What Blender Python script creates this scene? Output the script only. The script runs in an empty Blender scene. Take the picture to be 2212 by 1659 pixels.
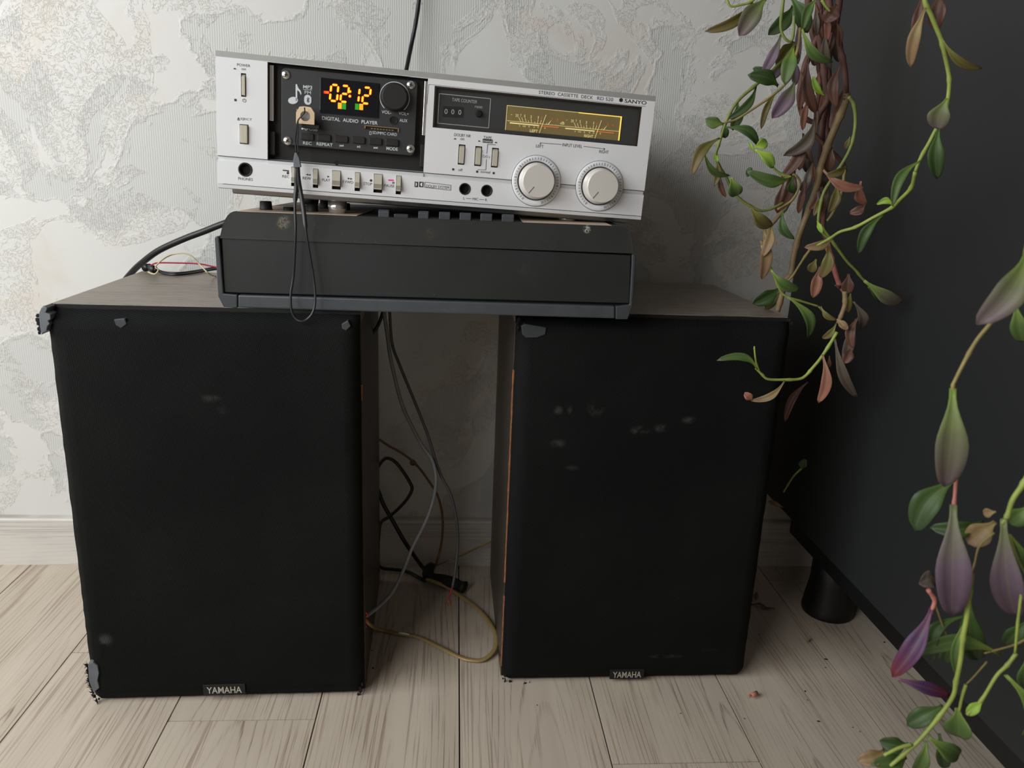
import bpy, bmesh, math, random
from mathutils import Vector, Matrix
C = bpy.context.scene.collection
sc = bpy.context.scene
R = random.Random(7)
# ------------------------------------------------------------------ camera
S = 0.62; F = 1669.575; CX, CY = 1106.0, 829.5
M = ((0.99688766, -0.06830638, 0.03936039), (0.01965379, -0.26817566, -0.96316953), (0.07634612, 0.96094540, -0.26599853))
cd = bpy.data.cameras.new('camera'); cam = bpy.data.objects.new('camera', cd); C.objects.link(cam)
cd.sensor_fit = 'HORIZONTAL'; cd.sensor_width = 36.0; cd.lens = 36.0 * F / 2212.0
cd.clip_start = 0.02; cd.clip_end = 30
r_, d_, f_ = (Vector(m) for m in M)
m4 = Matrix.Identity(4)
for i in range(3):
    m4[i][0] = r_[i]; m4[i][1] = -d_[i]; m4[i][2] = -f_[i]
m4[2][3] = S
cam.matrix_world = m4
cd.dof.use_dof = True; cd.dof.focus_distance = 0.92; cd.dof.aperture_fstop = 9.0
sc.camera = cam
# ------------------------------------------------------------------ light
sc.view_settings.view_transform = 'Standard'; sc.view_settings.look = 'None'
sc.view_settings.gamma = 1.0; sc.view_settings.use_curve_mapping = False
sc.view_settings.exposure = 0.0
W = bpy.data.worlds.new('world'); sc.world = W; W.use_nodes = True
W.node_tree.nodes['Background'].inputs[0].default_value = (1.0, 0.86, 0.75, 1)
W.node_tree.nodes['Background'].inputs[1].default_value = 0.175
def area(name, loc, target, size, power, col):
    l = bpy.data.lights.new(name, 'AREA'); l.shape = 'RECTANGLE'; l.size, l.size_y = size; l.energy = power; l.color = col
    o = bpy.data.objects.new(name, l); C.objects.link(o); o.location = loc
    o.rotation_euler = (Vector(target) - Vector(loc)).to_track_quat('-Z', 'Y').to_euler()
area('window_daylight', (-1.45, 0.25, 1.15), (-0.3, 1.0, 0.45), (0.9, 1.1), 19.5, (0.965, 0.99, 1.0))
area('room_fill', (-0.92, -0.3, 1.0), (-0.2, 0.9, 0.3), (0.8, 0.8), 12, (1.0, 0.985, 0.965))  # unseen fill lamp, added to brighten the deck front
# ------------------------------------------------------------------ pixel rays onto real planes
def ray(px, py):
    return (r_ * ((px - CX) / F) + d_ * ((py - CY) / F) + f_)
O = Vector((0, 0, S))
def onz(px, py, z): d = ray(px, py); return O + d * ((z - S) / d.z)
def ony(px, py, y): d = ray(px, py); return O + d * (y / d.y)
def onx(px, py, x): d = ray(px, py); return O + d * (x / d.x)
class Frame:
    def __init__(s, loc, yaw=0, roll=0):
        s.m = Matrix.Translation(loc) @ Matrix.Rotation(yaw, 4, 'Z') @ Matrix.Rotation(roll, 4, 'Y'); s.i = s.m.inverted()
    def at(s, px, py, v=0.0):          # local point on the local plane y = v seen at that pixel
        o = s.i @ O; d = s.i.to_3x3() @ ray(px, py); p = o + d * ((v - o.y) / d.y); return p
# ------------------------------------------------------------------ materials
def srgb(h):
    h = h.lstrip('#'); c = [int(h[i:i+2], 16) / 255 for i in (0, 2, 4)]
    return tuple((x / 12.92 if x <= .04045 else ((x + .055) / 1.055) ** 2.4) for x in c) + (1,)
class NT:
    def __init__(s, name):
        s.m = bpy.data.materials.new(name); s.m.use_nodes = True; s.t = s.m.node_tree; s.b = s.t.nodes['Principled BSDF']
    def n(s, typ, **k):
        nd = s.t.nodes.new(typ)
        for a, v in k.items(): setattr(nd, a, v)
        return nd
    def set(s, sock, v):
        if isinstance(v, bpy.types.NodeSocket): s.t.links.new(v, sock)
        elif v is not None: sock.default_value = v
    def math(s, op, a, b=None, c=None, clamp=False):
        nd = s.n('ShaderNodeMath', operation=op); nd.use_clamp = clamp
        for i, v in enumerate((a, b, c)):
            if v is not None: s.set(nd.inputs[i], v)
        return nd.outputs[0]
    def noise(s, vec, scale, detail=3, rough=.55, dist=0.0):
        nd = s.n('ShaderNodeTexNoise'); s.set(nd.inputs['Vector'], vec); nd.inputs['Scale'].default_value = scale
        nd.inputs['Detail'].default_value = detail; nd.inputs['Roughness'].default_value = rough; nd.inputs['Distortion'].default_value = dist
        return nd.outputs['Fac']
    def ramp(s, fac, stops, interp='LINEAR'):
        nd = s.n('ShaderNodeValToRGB'); s.set(nd.inputs[0], fac); cr = nd.color_ramp; cr.interpolation = interp
        while len(cr.elements) < len(stops): cr.elements.new(.5)
        for e, (p, c) in zip(cr.elements, stops):
            e.position = p; e.color = c if len(c) == 4 else (*c, 1)
        return nd.outputs[0]
    def step(s, fac, a, b):
        nd = s.n('ShaderNodeMapRange', interpolation_type='SMOOTHSTEP'); s.set(nd.inputs[0], fac)
        nd.inputs[1].default_value = a; nd.inputs[2].default_value = b; return nd.outputs[0]
    def mix(s, fac, a, b, mode='MIX'):
        nd = s.n('ShaderNodeMix', data_type='RGBA', blend_type=mode); s.set(nd.inputs[0], fac); s.set(nd.inputs[6], a); s.set(nd.inputs[7], b)
        return nd.outputs[2]
    def coord(s, kind='Object', scale=None, loc=None, rot=None):
        v = s.n('ShaderNodeTexCoord').outputs[kind]
        if scale or loc or rot:
            mp = s.n('ShaderNodeMapping'); s.t.links.new(v, mp.inputs[0])
            if scale: mp.inputs['Scale'].default_value = scale
            if loc: mp.inputs['Location'].default_value = loc
            if rot: mp.inputs['Rotation'].default_value = rot
            v = mp.outputs[0]
        return v
    def bump(s, h, strength, dist):
        nd = s.n('ShaderNodeBump'); s.set(nd.inputs['Height'], h); nd.inputs['Strength'].default_value = strength; nd.inputs['Distance'].default_value = dist
        s.t.links.new(nd.outputs[0], s.b.inputs['Normal'])
    def fin(s, col=None, rough=None, metal=None, spec=None):
        s.set(s.b.inputs['Base Color'], col); s.set(s.b.inputs['Roughness'], rough); s.set(s.b.inputs['Metallic'], metal)
        s.set(s.b.inputs['Specular IOR Level'], spec); return s.m
def plain(name, hexc, rough=.5, metal=0.0, var=.08, scale=60, spec=.5, bump=0, emit=0):
    t = NT(name); c = srgb(hexc); n = t.noise(t.coord(), scale, 4)
    a = tuple(x * (1 - var) for x in c[:3]) + (1,); b = tuple(min(1, x * (1 + var)) for x in c[:3]) + (1,)
    col = t.ramp(n, [(.3, a), (.7, b)])
    if bump: t.bump(n, bump, .0005)
    if emit: t.set(t.b.inputs['Emission Color'], c); t.b.inputs['Emission Strength'].default_value = emit
    return t.fin(col, rough, metal, spec)

def wall_mat():
    t = NT('textured_wallpaper'); co = t.coord()
    base = t.noise(t.coord(scale=(1, 1, 1.15), rot=(0, .5, 0)), 5.2, 5, .55, 1.2)
    mA = t.step(base, .52, .545)                                   # ribbed patches
    n2 = t.noise(t.coord(loc=(3, 1, 2), rot=(0, -.6, 0)), 6.5, 6, .6, 1.6)
    mB = t.step(n2, .52, .56)                                      # crinkled zones
    xs = t.n('ShaderNodeSeparateXYZ'); t.t.links.new(co, xs.inputs[0])
    wob = t.noise(co, 30, 2)
    ph = t.math('ADD', t.math('MULTIPLY', xs.outputs[0], 2 * math.pi / .0031), t.math('MULTIPLY', wob, 9.0))
    rib = t.math('MULTIPLY', t.math('SINE', ph), mA)
    cr = t.noise(co, 95, 3, .6, 1.5)
    ridge = t.math('SUBTRACT', 1.0, t.step(t.math('ABSOLUTE', t.math('SUBTRACT', cr, .5)), .0, .035))
    edgeA = t.math('SUBTRACT', 1.0, t.step(t.math('ABSOLUTE', t.math('SUBTRACT', base, .53)), .0, .03))
    edgeB = t.math('SUBTRACT', 1.0, t.step(t.math('ABSOLUTE', t.math('SUBTRACT', n2, .545)), .0, .025))
    zone = t.math('MAXIMUM', t.math('MAXIMUM', edgeA, edgeB), t.math('MULTIPLY', mB, .8))
    cz = t.math('MULTIPLY', ridge, zone)
    lump = t.math('MULTIPLY', t.noise(co, 160, 2), zone)
    h = t.math('ADD', t.math('MULTIPLY', rib, .13), t.math('ADD', cz, t.math('MULTIPLY', lump, .8)))
    h = t.math('ADD', h, t.math('MULTIPLY', edgeA, .35))
    t.bump(h, .6, .0009)
    n3 = t.noise(t.coord(loc=(7, 0, 4)), 5, 5, .6, 1.0)
    warm = srgb('#cfc9c0'); cool = srgb('#c5c7c5'); white = srgb('#d2d3d0')
    col = t.mix(t.step(n3, .48, .72), white, warm)
    col = t.mix(t.math('MULTIPLY', mA, .8), col, cool)
    col = t.mix(t.math('MULTIPLY', cz, .5), col, srgb('#dcd8ce'))
    col = t.mix(t.math('MULTIPLY', t.math('MULTIPLY', mA, t.step(t.math('SINE', ph), .1, .9)), .2), col, srgb('#a3a4a2'))
    col = t.mix(t.math('MULTIPLY', t.math('MULTIPLY', ridge, mB), .25), col, srgb('#b3aca0'))
    return t.fin(col, .5, 0, .35)
def wood_floor(name='pale_oak_laminate', along='Y'):
    t = NT(name); oi = t.n('ShaderNodeObjectInfo'); co = t.n('ShaderNodeTexCoord').outputs['Object']
    xs = t.n('ShaderNodeSeparateXYZ'); t.t.links.new(co, xs.inputs[0])
    X, Y = (xs.outputs[0], xs.outputs[1]) if along == 'Y' else (xs.outputs[2], xs.outputs[0])
    rnd = oi.outputs['Random']
    xo = t.math('ADD', X, t.math('MULTIPLY', t.math('SUBTRACT', rnd, .5), .16))
    yo = t.math('ADD', Y, t.math('MULTIPLY', t.math('SUBTRACT', t.math('FRACT', t.math('MULTIPLY', rnd, 17.3)), .5), 1.3))
    cb = t.n('ShaderNodeCombineXYZ'); t.set(cb.inputs[0], t.math('MULTIPLY', xo, 1.0)); t.set(cb.inputs[1], t.math('MULTIPLY', yo, .12)); t.set(cb.inputs[2], t.math('MULTIPLY', rnd, 9))
    wob = t.noise(cb.outputs[0], 9, 2, .5)
    a = t.math('MULTIPLY', xo, 1.0); b = t.math('MULTIPLY', yo, .05)
    r = t.math('SQRT', t.math('ADD', t.math('MULTIPLY', a, a), t.math('MULTIPLY', b, b)))
    r = t.math('ADD', r, t.math('MULTIPLY', t.math('SUBTRACT', wob, .5), .035))
    fr = t.math('FRACT', t.math('MULTIPLY', r, 175))
    line = t.math('MULTIPLY', t.step(fr, .70, .90), t.math('SUBTRACT', 1.0, t.step(fr, .90, 1.0)))
    c2 = t.n('ShaderNodeCombineXYZ'); t.set(c2.inputs[0], t.math('MULTIPLY', X, 3.2)); t.set(c2.inputs[1], t.math('MULTIPLY', Y, .035)); t.set(c2.inputs[2], t.math('MULTIPLY', rnd, 5))
    fine = t.noise(c2.outputs[0], 200, 3, .7)
    soft = t.noise(cb.outputs[0], 26, 3)
    amt = t.math('MULTIPLY', line, t.math('ADD', .25, t.math('MULTIPLY', t.step(soft, .42, .62), .65)))
    amt = t.math('MULTIPLY', amt, t.math('ADD', .1, t.math('MULTIPLY', t.step(fine, .4, .6), .9)), None, True)
    base = t.ramp(soft, [(.3, srgb('#cabfaf')), (.7, srgb('#bbaf9f'))]) if along == 'Y' else t.ramp(soft, [(.3, srgb('#d2cec8')), (.7, srgb('#c8c6c1'))])
    col = t.mix(amt, base, srgb('#7d6a5d') if along == 'Y' else srgb('#a9a19a'))
    c3 = t.n('ShaderNodeCombineXYZ'); t.set(c3.inputs[0], t.math('ADD', X, t.math('MULTIPLY', wob, .03))); t.set(c3.inputs[1], t.math('MULTIPLY', Y, .012)); t.set(c3.inputs[2], t.math('MULTIPLY', rnd, 3))
    strk = t.noise(c3.outputs[0], 380, 2, .5)
    brk = t.step(t.noise(cb.outputs[0], 40, 2), .46, .6)
    col = t.mix(t.math('MULTIPLY', t.math('MULTIPLY', t.step(strk, .54, .6), brk), .55), col, srgb('#8f7b6d') if along == 'Y' else srgb('#aaa39c'))
    t.bump(t.math('SUBTRACT', 1.0, amt), .25, .0006)
    return t.fin(col, .42, 0, .4)
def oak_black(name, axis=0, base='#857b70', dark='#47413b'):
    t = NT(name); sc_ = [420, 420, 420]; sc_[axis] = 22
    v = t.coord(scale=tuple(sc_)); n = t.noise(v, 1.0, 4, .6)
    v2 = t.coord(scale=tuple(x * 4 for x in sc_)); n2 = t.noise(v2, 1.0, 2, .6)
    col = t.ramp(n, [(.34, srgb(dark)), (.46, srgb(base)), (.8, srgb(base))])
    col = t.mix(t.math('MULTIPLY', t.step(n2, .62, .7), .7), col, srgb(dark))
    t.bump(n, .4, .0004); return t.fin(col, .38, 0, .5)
def cloth(name, scuffs=()):
    t = NT(name); co = t.coord(); xs = t.n('ShaderNodeSeparateXYZ'); t.t.links.new(co, xs.inputs[0])
    k = 2 * math.pi / .0026
    rot1 = t.math('ADD', t.math('MULTIPLY', xs.outputs[0], k * .97), t.math('MULTIPLY', xs.outputs[2], k * .56))
    rot2 = t.math('SUBTRACT', t.math('MULTIPLY', xs.outputs[0], k * .6), t.math('MULTIPLY', xs.outputs[2], k * .95))
    w = t.math('MULTIPLY', t.math('SINE', rot1), t.math('SINE', rot2))
    hole = t.step(w, -.1, .5)
    patch = t.step(t.noise(co, 5, 3, .5), .35, .8)
    thread = t.mix(patch, srgb('#0d1010'), srgb('#1c1f1e'))
    col = t.mix(hole, thread, srgb('#060707'))
    for (x, z, rx, rz, s) in scuffs:
        dx = t.math('DIVIDE', t.math('SUBTRACT', xs.outputs[0], x), rx); dz = t.math('DIVIDE', t.math('SUBTRACT', xs.outputs[2], z), rz)
        d = t.math('SQRT', t.math('ADD', t.math('MULTIPLY', dx, dx), t.math('MULTIPLY', dz, dz)))
        m = t.math('MULTIPLY', t.math('SUBTRACT', 1.0, t.step(d, .1, 1.0)), t.step(t.noise(co, 60, 3), .4, .62))
        m = t.math('MULTIPLY', t.math('MULTIPLY', m, s), t.math('SUBTRACT', 1.0, t.math('MULTIPLY', hole, .7)))
        col = t.mix(m, col, srgb('#7d807c'))
    t.bump(w, .35, .0005)
    return t.fin(col, .85, 0, .15)
def grubby(name, hexc, rough, spots):
    t = NT(name); co = t.coord(); xs = t.n('ShaderNodeSeparateXYZ'); t.t.links.new(co, xs.inputs[0])
    col = t.mix(t.step(t.noise(co, 12, 4), .35, .7), srgb(hexc), tuple(x * .8 for x in srgb(hexc)[:3]) + (1,))
    for (x, z, r, s, hc) in spots:
        dx = t.math('SUBTRACT', xs.outputs[0], x); dz = t.math('SUBTRACT', xs.outputs[2], z)
        d = t.math('SQRT', t.math('ADD', t.math('MULTIPLY', dx, dx), t.math('MULTIPLY', dz, dz)))
        m = t.math('MULTIPLY', t.math('SUBTRACT', 1.0, t.step(d, r * .4, r)), t.step(t.noise(co, 260, 4, .6, 2), .42, .56))
        col = t.mix(t.math('MULTIPLY', m, s), col, srgb(hc))
    sp = t.step(t.noise(co, 420, 1), .79, .81)
    col = t.mix(t.math('MULTIPLY', sp, .3), col, srgb('#8a887f'))
    t.bump(t.noise(co, 900, 2), .15, .0003)
    return t.fin(col, rough, 0, .35)

MT = dict(
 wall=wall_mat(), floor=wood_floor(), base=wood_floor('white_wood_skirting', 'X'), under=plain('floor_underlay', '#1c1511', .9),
 oakx=oak_black('black_ash_top_sheen', 0), oakz=oak_black('black_ash_side', 2, '#3f3832', '#1d1a18'),  # top veneer is lightened: the wall's reflection is put into its base colour
 clothL=cloth('grille_cloth_left', [(-.135, .085, .012, .012, .22), (.0, .375, .014, .006, .14), (.012, .362, .010, .006, .12)]),
 clothR=cloth('grille_cloth_right', [(-.008, .337, .014, .008, .3), (.018, .340, .012, .008, .26), (-.062, .362, .012, .014, .2), (-.105, .360, .008, .007, .2), (-.09, .360, .006, .007, .18), (-.103, .32, .012, .007, .18), (.05, .350, .014, .006, .22), (.05, .036, .03, .004, .14), (.1, .044, .025, .003, .12), (-.085, .29, .012, .005, .08)]),
 blackmatte=plain('black_plastic', '#141515', .6), black=plain('black_void', '#050505', .8), frayed=plain('frayed_black_cloth', '#0c0d10', .9),
 plast=plain('grey_corner_plastic', '#5c6167', .5, var=.2), chip=plain('raw_chipboard', '#96603c', .9, var=.3, scale=200),
 badge=plain('badge_plate', '#0b0c0c', .6), badgetext=plain('badge_silver', '#b9b7b0', .35, .3),
 silver=plain('satin_silver', '#dfe2e6', .42, 0, .015, 8), silver2=plain('satin_silver_ledge', '#ced1d4', .4, 0, .02), trim=plain('grey_top_trim', '#9fa19f', .5, .2, .03),
 steel=plain('brushed_steel', '#8a8b8c', .38, .75, .05), chrome=plain('polished_metal', '#d8d8d6', .2, .9, .02), knobm=plain('champagne_knob', '#dcdad5', .32, .2, .03, 20),
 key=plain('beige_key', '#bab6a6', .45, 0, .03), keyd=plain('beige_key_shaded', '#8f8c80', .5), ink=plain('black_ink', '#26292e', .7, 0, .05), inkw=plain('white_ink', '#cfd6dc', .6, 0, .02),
 pink=plain('pink_ink', '#f01e9a', .6, 0, .02), module=plain('module_plate', '#2e3032', .5, 0, .08), glass=plain('smoked_window', '#3c3f40', .18, 0, .15, 12),
 disp=plain('display_glass', '#111218', .15, 0, .1), meter=plain('meter_dial', '#6b5d38', .5, 0, .15, 15, emit=.35), meterhi=plain('meter_edge_glow', '#e8c35a', .5, emit=.9),
 mtick=plain('meter_print', '#e0cf90', .6, emit=.35), mred=plain('meter_red_print', '#c0683a', .6, emit=.35), white2=plain('counter_print', '#a9adab', .6),
 led=plain('lit_segment', '#ffb21e', .5, emit=1.6), ledr=plain('red_glow_rim', '#f01808', .5, emit=1.1), ledg=plain('lit_green_bar', '#1c8a14', .5, emit=.6), ledo=plain('lit_orange_bar', '#ff9a1a', .5, emit=.9),
 gold=plain('brass_contact', '#9a8662', .35, .5), usb=plain('beige_plug', '#dcc4a4', .45, 0, .05),
 rec=grubby('charcoal_band', '#2b2c2a', .55, [(-.151, .088, .0085, .55, '#857f6e'), (.0, .083, .008, .15, '#6b5c3c'), (.165, .093, .005, .8, '#b9b5a9')]),
 recf=grubby('charcoal_flap', '#222526', .5, [(.1, .05, .01, .05, '#6b6c60')]), recr=plain('charcoal_rail', '#3c4145', .45, 0, .1), recend=plain('charcoal_end_cap', '#34383c', .5, 0, .12, 80),
 beige=plain('beige_top_panel', '#cbb9a6', .5, 0, .06), deckbody=plain('dark_case', '#2a2b2c', .5),
 cabd=plain('dark_grey_cabinet', '#202323', .55, 0, .06, 4), cabblk=plain('black_leg', '#0a0a0b', .5),
 cblack=plain('black_cable', '#121317', .4), cgrey=plain('grey_cable', '#7d8284', .5), cgrey2=plain('dark_grey_cable', '#4d5051', .5), ctan=plain('clear_gold_cable', '#a48f60', .35, .1), cbrown=plain('brown_twin_cable', '#6b543c', .5),
 cred=plain('red_wire', '#a5163a', .5), ccream=plain('cream_wire', '#c3b692', .5), copper=plain('bare_copper', '#a2482c', .4, .5), tape=plain('black_tape', '#16191b', .6, bump=.4),
 dry=plain('dry_leaf', '#7d6a55', .8, var=.3), pinkleaf=plain('pink_dry_leaf', '#c08468', .7, var=.15), crumb=plain('dark_crumb', '#241d18', .9))
# ------------------------------------------------------------------ mesh helpers
def link(o, parent=None, **props):
    C.objects.link(o)
    if parent: o.parent = parent
    for k, v in props.items(): o[k] = v
    return o
def thing(name, label, cat, loc=(0, 0, 0), mat4=None, group=None):
    o = bpy.data.objects.new(name, None); link(o); o.empty_display_size = .02
    if mat4 is not None: o.matrix_world = mat4
    else: o.location = loc
    o['label'] = label; o['category'] = cat
    if group: o['group'] = group
    return o
def finish(name, bm, mat, parent=None, smooth=False, bevel=0, seg=2, **props):
    bmesh.ops.recalc_face_normals(bm, faces=bm.faces[:])
    me = bpy.data.meshes.new(name); bm.to_mesh(me); bm.free()
    me.materials.append(mat)
    if smooth:
        for p in me.polygons: p.use_smooth = True
    o = bpy.data.objects.new(name, me); link(o, parent, **props)
    if bevel:
        b = o.modifiers.new('b', 'BEVEL'); b.width = bevel; b.segments = seg; b.limit_method = 'ANGLE'; b.angle_limit = math.radians(40)
    return o
def addbox(bm, a, b):
    x0, y0, z0 = a; x1, y1, z1 = b
    v = [bm.verts.new(p) for p in ((x0,y0,z0),(x1,y0,z0),(x1,y1,z0),(x0,y1,z0),(x0,y0,z1),(x1,y0,z1),(x1,y1,z1),(x0,y1,z1))]
    for f in ((0,3,2,1),(4,5,6,7),(0,1,5,4),(1,2,6,5),(2,3,7,6),(3,0,4,7)): bm.faces.new([v[i] for i in f])
def box(name, mat, parent, a, b, bevel=0, **props):
    bm = bmesh.new(); addbox(bm, a, b); return finish(name, bm, mat, parent, bevel=bevel, **props)
def addprism(bm, pts, v0, v1):                                  # pts (u,w) extruded along local y
    A = [bm.verts.new((u, v0, w)) for u, w in pts]; B = [bm.verts.new((u, v1, w)) for u, w in pts]
    bm.faces.new(A); bm.faces.new(B[::-1]); n = len(pts)
    for i in range(n): bm.faces.new([A[i], B[i], B[(i+1) % n], A[(i+1) % n]])
def prism(name, mat, parent, pts, v0, v1, bevel=0, smooth=False, **props):
    bm = bmesh.new(); addprism(bm, pts, v0, v1); return finish(name, bm, mat, parent, smooth, bevel, **props)
def addprof(bm, pts, u0, u1):                                   # pts (v,w) extruded along local x
    A = [bm.verts.new((u0, v, w)) for v, w in pts]; B = [bm.verts.new((u1, v, w)) for v, w in pts]
    bm.faces.new(A); bm.faces.new(B[::-1]); n = len(pts)
    for i in range(n): bm.faces.new([A[i], B[i], B[(i+1) % n], A[(i+1) % n]])
def addlathe(bm, c, prof, seg=40, axis='Y', cap=True):          # prof [(r, t)] along axis
    rings = []
    for r, t in prof:
        ring = []
        for k in range(seg):
            a = 2 * math.pi * k / seg
            if axis == 'Y': p = (c[0] + r * math.cos(a), c[1] + t, c[2] + r * math.sin(a))
            else: p = (c[0] + r * math.cos(a), c[1] + r * math.sin(a), c[2] + t)
            ring.append(bm.verts.new(p))
        rings.append(ring)
    for A, B in zip(rings, rings[1:]):
        for k in range(seg): bm.faces.new([A[k], A[(k+1) % seg], B[(k+1) % seg], B[k]])
    if cap: bm.faces.new(rings[0][::-1]); bm.faces.new(rings[-1])
def lathe(name, mat, parent, c, prof, seg=40, axis='Y', smooth=False, bevel=0, **props):
    bm = bmesh.new(); addlathe(bm, c, prof, seg, axis)
    o = finish(name, bm, mat, parent, False, bevel, **props)
    if smooth:
        for p in o.data.polygons: p.use_smooth = len(p.vertices) == 4
    return o
def rrect(cx, cz, w, h, r, seg=5):
    pts = []
    for sx, sz, a0 in ((1, 1, 0), (-1, 1, 90), (-1, -1, 180), (1, -1, 270)):
        for k in range(seg + 1):
            a = math.radians(a0 + 90 * k / seg)
            pts.append((cx + sx * (w / 2 - r) + r * math.cos(a), cz + sz * (h / 2 - r) + r * math.sin(a)))
    return pts
def circ(cx, cz, r, seg=28): return [(cx + r * math.cos(2*math.pi*k/seg), cz + r * math.sin(2*math.pi*k/seg)) for k in range(seg)]
def plate(name, mat, parent, outer, holes, v0, v1, **props):    # flat plate with holes, from a filled curve
    cu = bpy.data.curves.new(name, 'CURVE'); cu.dimensions = '2D'; cu.fill_mode = 'BOTH'; cu.extrude = abs(v1 - v0) / 2
    for loop in [outer] + holes:
        sp = cu.splines.new('POLY'); sp.points.add(len(loop) - 1); sp.use_cyclic_u = True
        for p, (u, w) in zip(sp.points, loop): p.co = (u, w, 0, 1)
    o = bpy.data.objects.new('tmp', cu); C.objects.link(o); bpy.context.view_layer.update()
    me = bpy.data.meshes.new_from_object(o.evaluated_get(bpy.context.evaluated_depsgraph_get()))
    bpy.data.objects.remove(o)
    for v in me.vertices: v.co = (v.co.x, (v0 + v1) / 2 - v.co.z, v.co.y)
    me.materials.clear(); me.materials.append(mat); me.name = name
    return link(bpy.data.objects.new(name, me), parent, **props)
def catmull(P, n=6):
    P = [Vector(p) for p in P]; Q = [P[0]*2 - P[1]] + P + [P[-1]*2 - P[-2]]; out = []
    for i in range(1, len(Q) - 2):
        p0, p1, p2, p3 = Q[i-1:i+3]
        for k in range(n):
            t = k / n
            out.append(.5 * ((2*p1) + (p2-p0)*t + (2*p0-5*p1+4*p2-p3)*t*t + (3*p1-p0-3*p2+p3)*t**3))
    out.append(P[-1]); return out
def addtube(bm, pts, rad, sides=8, flat=1.0, up=None):
    n = len(pts); rings = []; nrm = None
    for i, p in enumerate(pts):
        t = (pts[min(i+1, n-1)] - pts[max(i-1, 0)])
        if t.length < 1e-9: t = Vector((0, 0, 1))
        t.normalize()
        if nrm is None: nrm = (up or (Vector((0, 1, 0)) if abs(t.y) < .9 else Vector((1, 0, 0))))
        nrm = (nrm - t * nrm.dot(t)); nrm.normalize(); bn = t.cross(nrm)
        r = rad(i / (n - 1)) if callable(rad) else rad
        rings.append([bm.verts.new(p + nrm * (r * flat * math.cos(2*math.pi*k/sides)) + bn * (r * math.sin(2*math.pi*k/sides))) for k in range(sides)])
    for A, B in zip(rings, rings[1:]):
        for k in range(sides): bm.faces.new([A[k], A[(k+1) % sides], B[(k+1) % sides], B[k]])
    bm.faces.new(rings[0][::-1]); bm.faces.new(rings[-1])
def tube(name, mat, parent, P, rad, n=6, sides=8, flat=1.0, up=None, **props):
    bm = bmesh.new(); addtube(bm, catmull(P, n), rad, sides, flat, up); return finish(name, bm, mat, parent, True, **props)
def poly_line(bm, a, b, wd, v, dv=.0001):                        # printed line between two (u,w)
    a, b = Vector((a[0], a[1])), Vector((b[0], b[1])); t = (b - a).normalized(); n = Vector((-t.y, t.x)) * wd / 2
    addprism(bm, [tuple(a+n), tuple(b+n), tuple(b-n), tuple(a-n)], v - dv, v + dv)
# text: (string, centre u, centre w, width, height) joined into one mesh
_tc = {}
def text_geo(s, bold=False):
    key = (s, bold)
    if key in _tc: return _tc[key]
    cu = bpy.data.curves.new('t', 'FONT'); cu.body = s; cu.resolution_u = 3; cu.offset = .012 if bold else 0
    o = bpy.data.objects.new('t', cu); C.objects.link(o); bpy.context.view_layer.update()
    me = bpy.data.meshes.new_from_object(o.evaluated_get(bpy.context.evaluated_depsgraph_get())); bpy.data.objects.remove(o)
    vs = [v.co.copy() for v in me.vertices]; fs = [tuple(p.vertices) for p in me.polygons]; bpy.data.meshes.remove(me)
    x0 = min(v.x for v in vs); x1 = max(v.x for v in vs); y0 = min(v.y for v in vs); y1 = max(v.y for v in vs)
    vs = [((v.x - (x0+x1)/2) / (x1-x0), (v.y - (y0+y1)/2) / (y1-y0)) for v in vs]
    _tc[key] = (vs, fs); return _tc[key]
def addtext(bm, s, cu, cw, width, height, v, rot=0, bold=False):
    vs, fs = text_geo(s, bold)
    if s == '1': width = min(width, height * .22)
    c, sn = math.cos(rot), math.sin(rot); V = []
    for x, y in vs:
        x *= width; y *= height; V.append(bm.verts.new((cu + x*c - y*sn, v, cw + x*sn + y*c)))
    for f in fs:
        try: bm.faces.new([V[i] for i in f])
        except ValueError: pass
def addflat(bm, pts, v): addprism(bm, pts, v - .00012, v + .0002)
# ================================================================== SETTING
WY = 1.1444
Xp = lambda k: .0153 + .1659 * k
wall = box('wall_back', MT['wall'], None, (-1.8, WY, -.02), (2.4, WY + .12, 2.5), kind='structure')
fl = box('floor', MT['under'], None, (-1.8, -1.5, -.03), (2.4, WY, -.0085), kind='structure')
plank_mesh = {}
J = {-5: .9018, -4: .27 + .5, -3: .7701, -2: .25, -1: .42, 0: .06, 1: .6920, 2: .15, 3: 1.0836, 4: .3, 5: .7873}
J[-5] = .9018; J[-4] = .55
J = {k: J.get(k, R.uniform(0, 1.1)) for k in range(-11, 15)}
# plank column k spans Xp(k)..Xp(k+1); end joints measured where the photo shows them
J.update({-3: .9018, -2: .7701, 1: .6920, 3: 1.0836, 4: .7873, -4: .33, -1: .02, 0: -.15, 2: .2, 5: .4})
PL = 1.25
def plank(k, y0, y1):
    L = y1 - y0; key = round(L, 4)
    if key not in plank_mesh:
        bm = bmesh.new(); addbox(bm, (-.08215, -L/2 + .0007, -.008), (.08215, L/2 - .0007, 0))
        me = bpy.data.meshes.new('plank'); bm.to_mesh(me); bm.free(); me.materials.append(MT['floor']); plank_mesh[key] = me
    o = bpy.data.objects.new('plank', plank_mesh[key]); link(o, fl); o.location = (Xp(k) + .08295, (y0+y1)/2, 0)
for k in range(-8, 11):
    ys = [J[k] - 2*PL, J[k] - PL, J[k], J[k] + PL, J[k] + 2*PL]
    for a, b in zip(ys, ys[1:]):
        a, b = max(a, -1.5), min(b, WY)
        if b - a > .03: plank(k, a, b)
bs = thing('baseboard_back', '', '', (0, 0, 0)); del bs['label'], bs['category']; bs['kind'] = 'structure'
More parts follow.
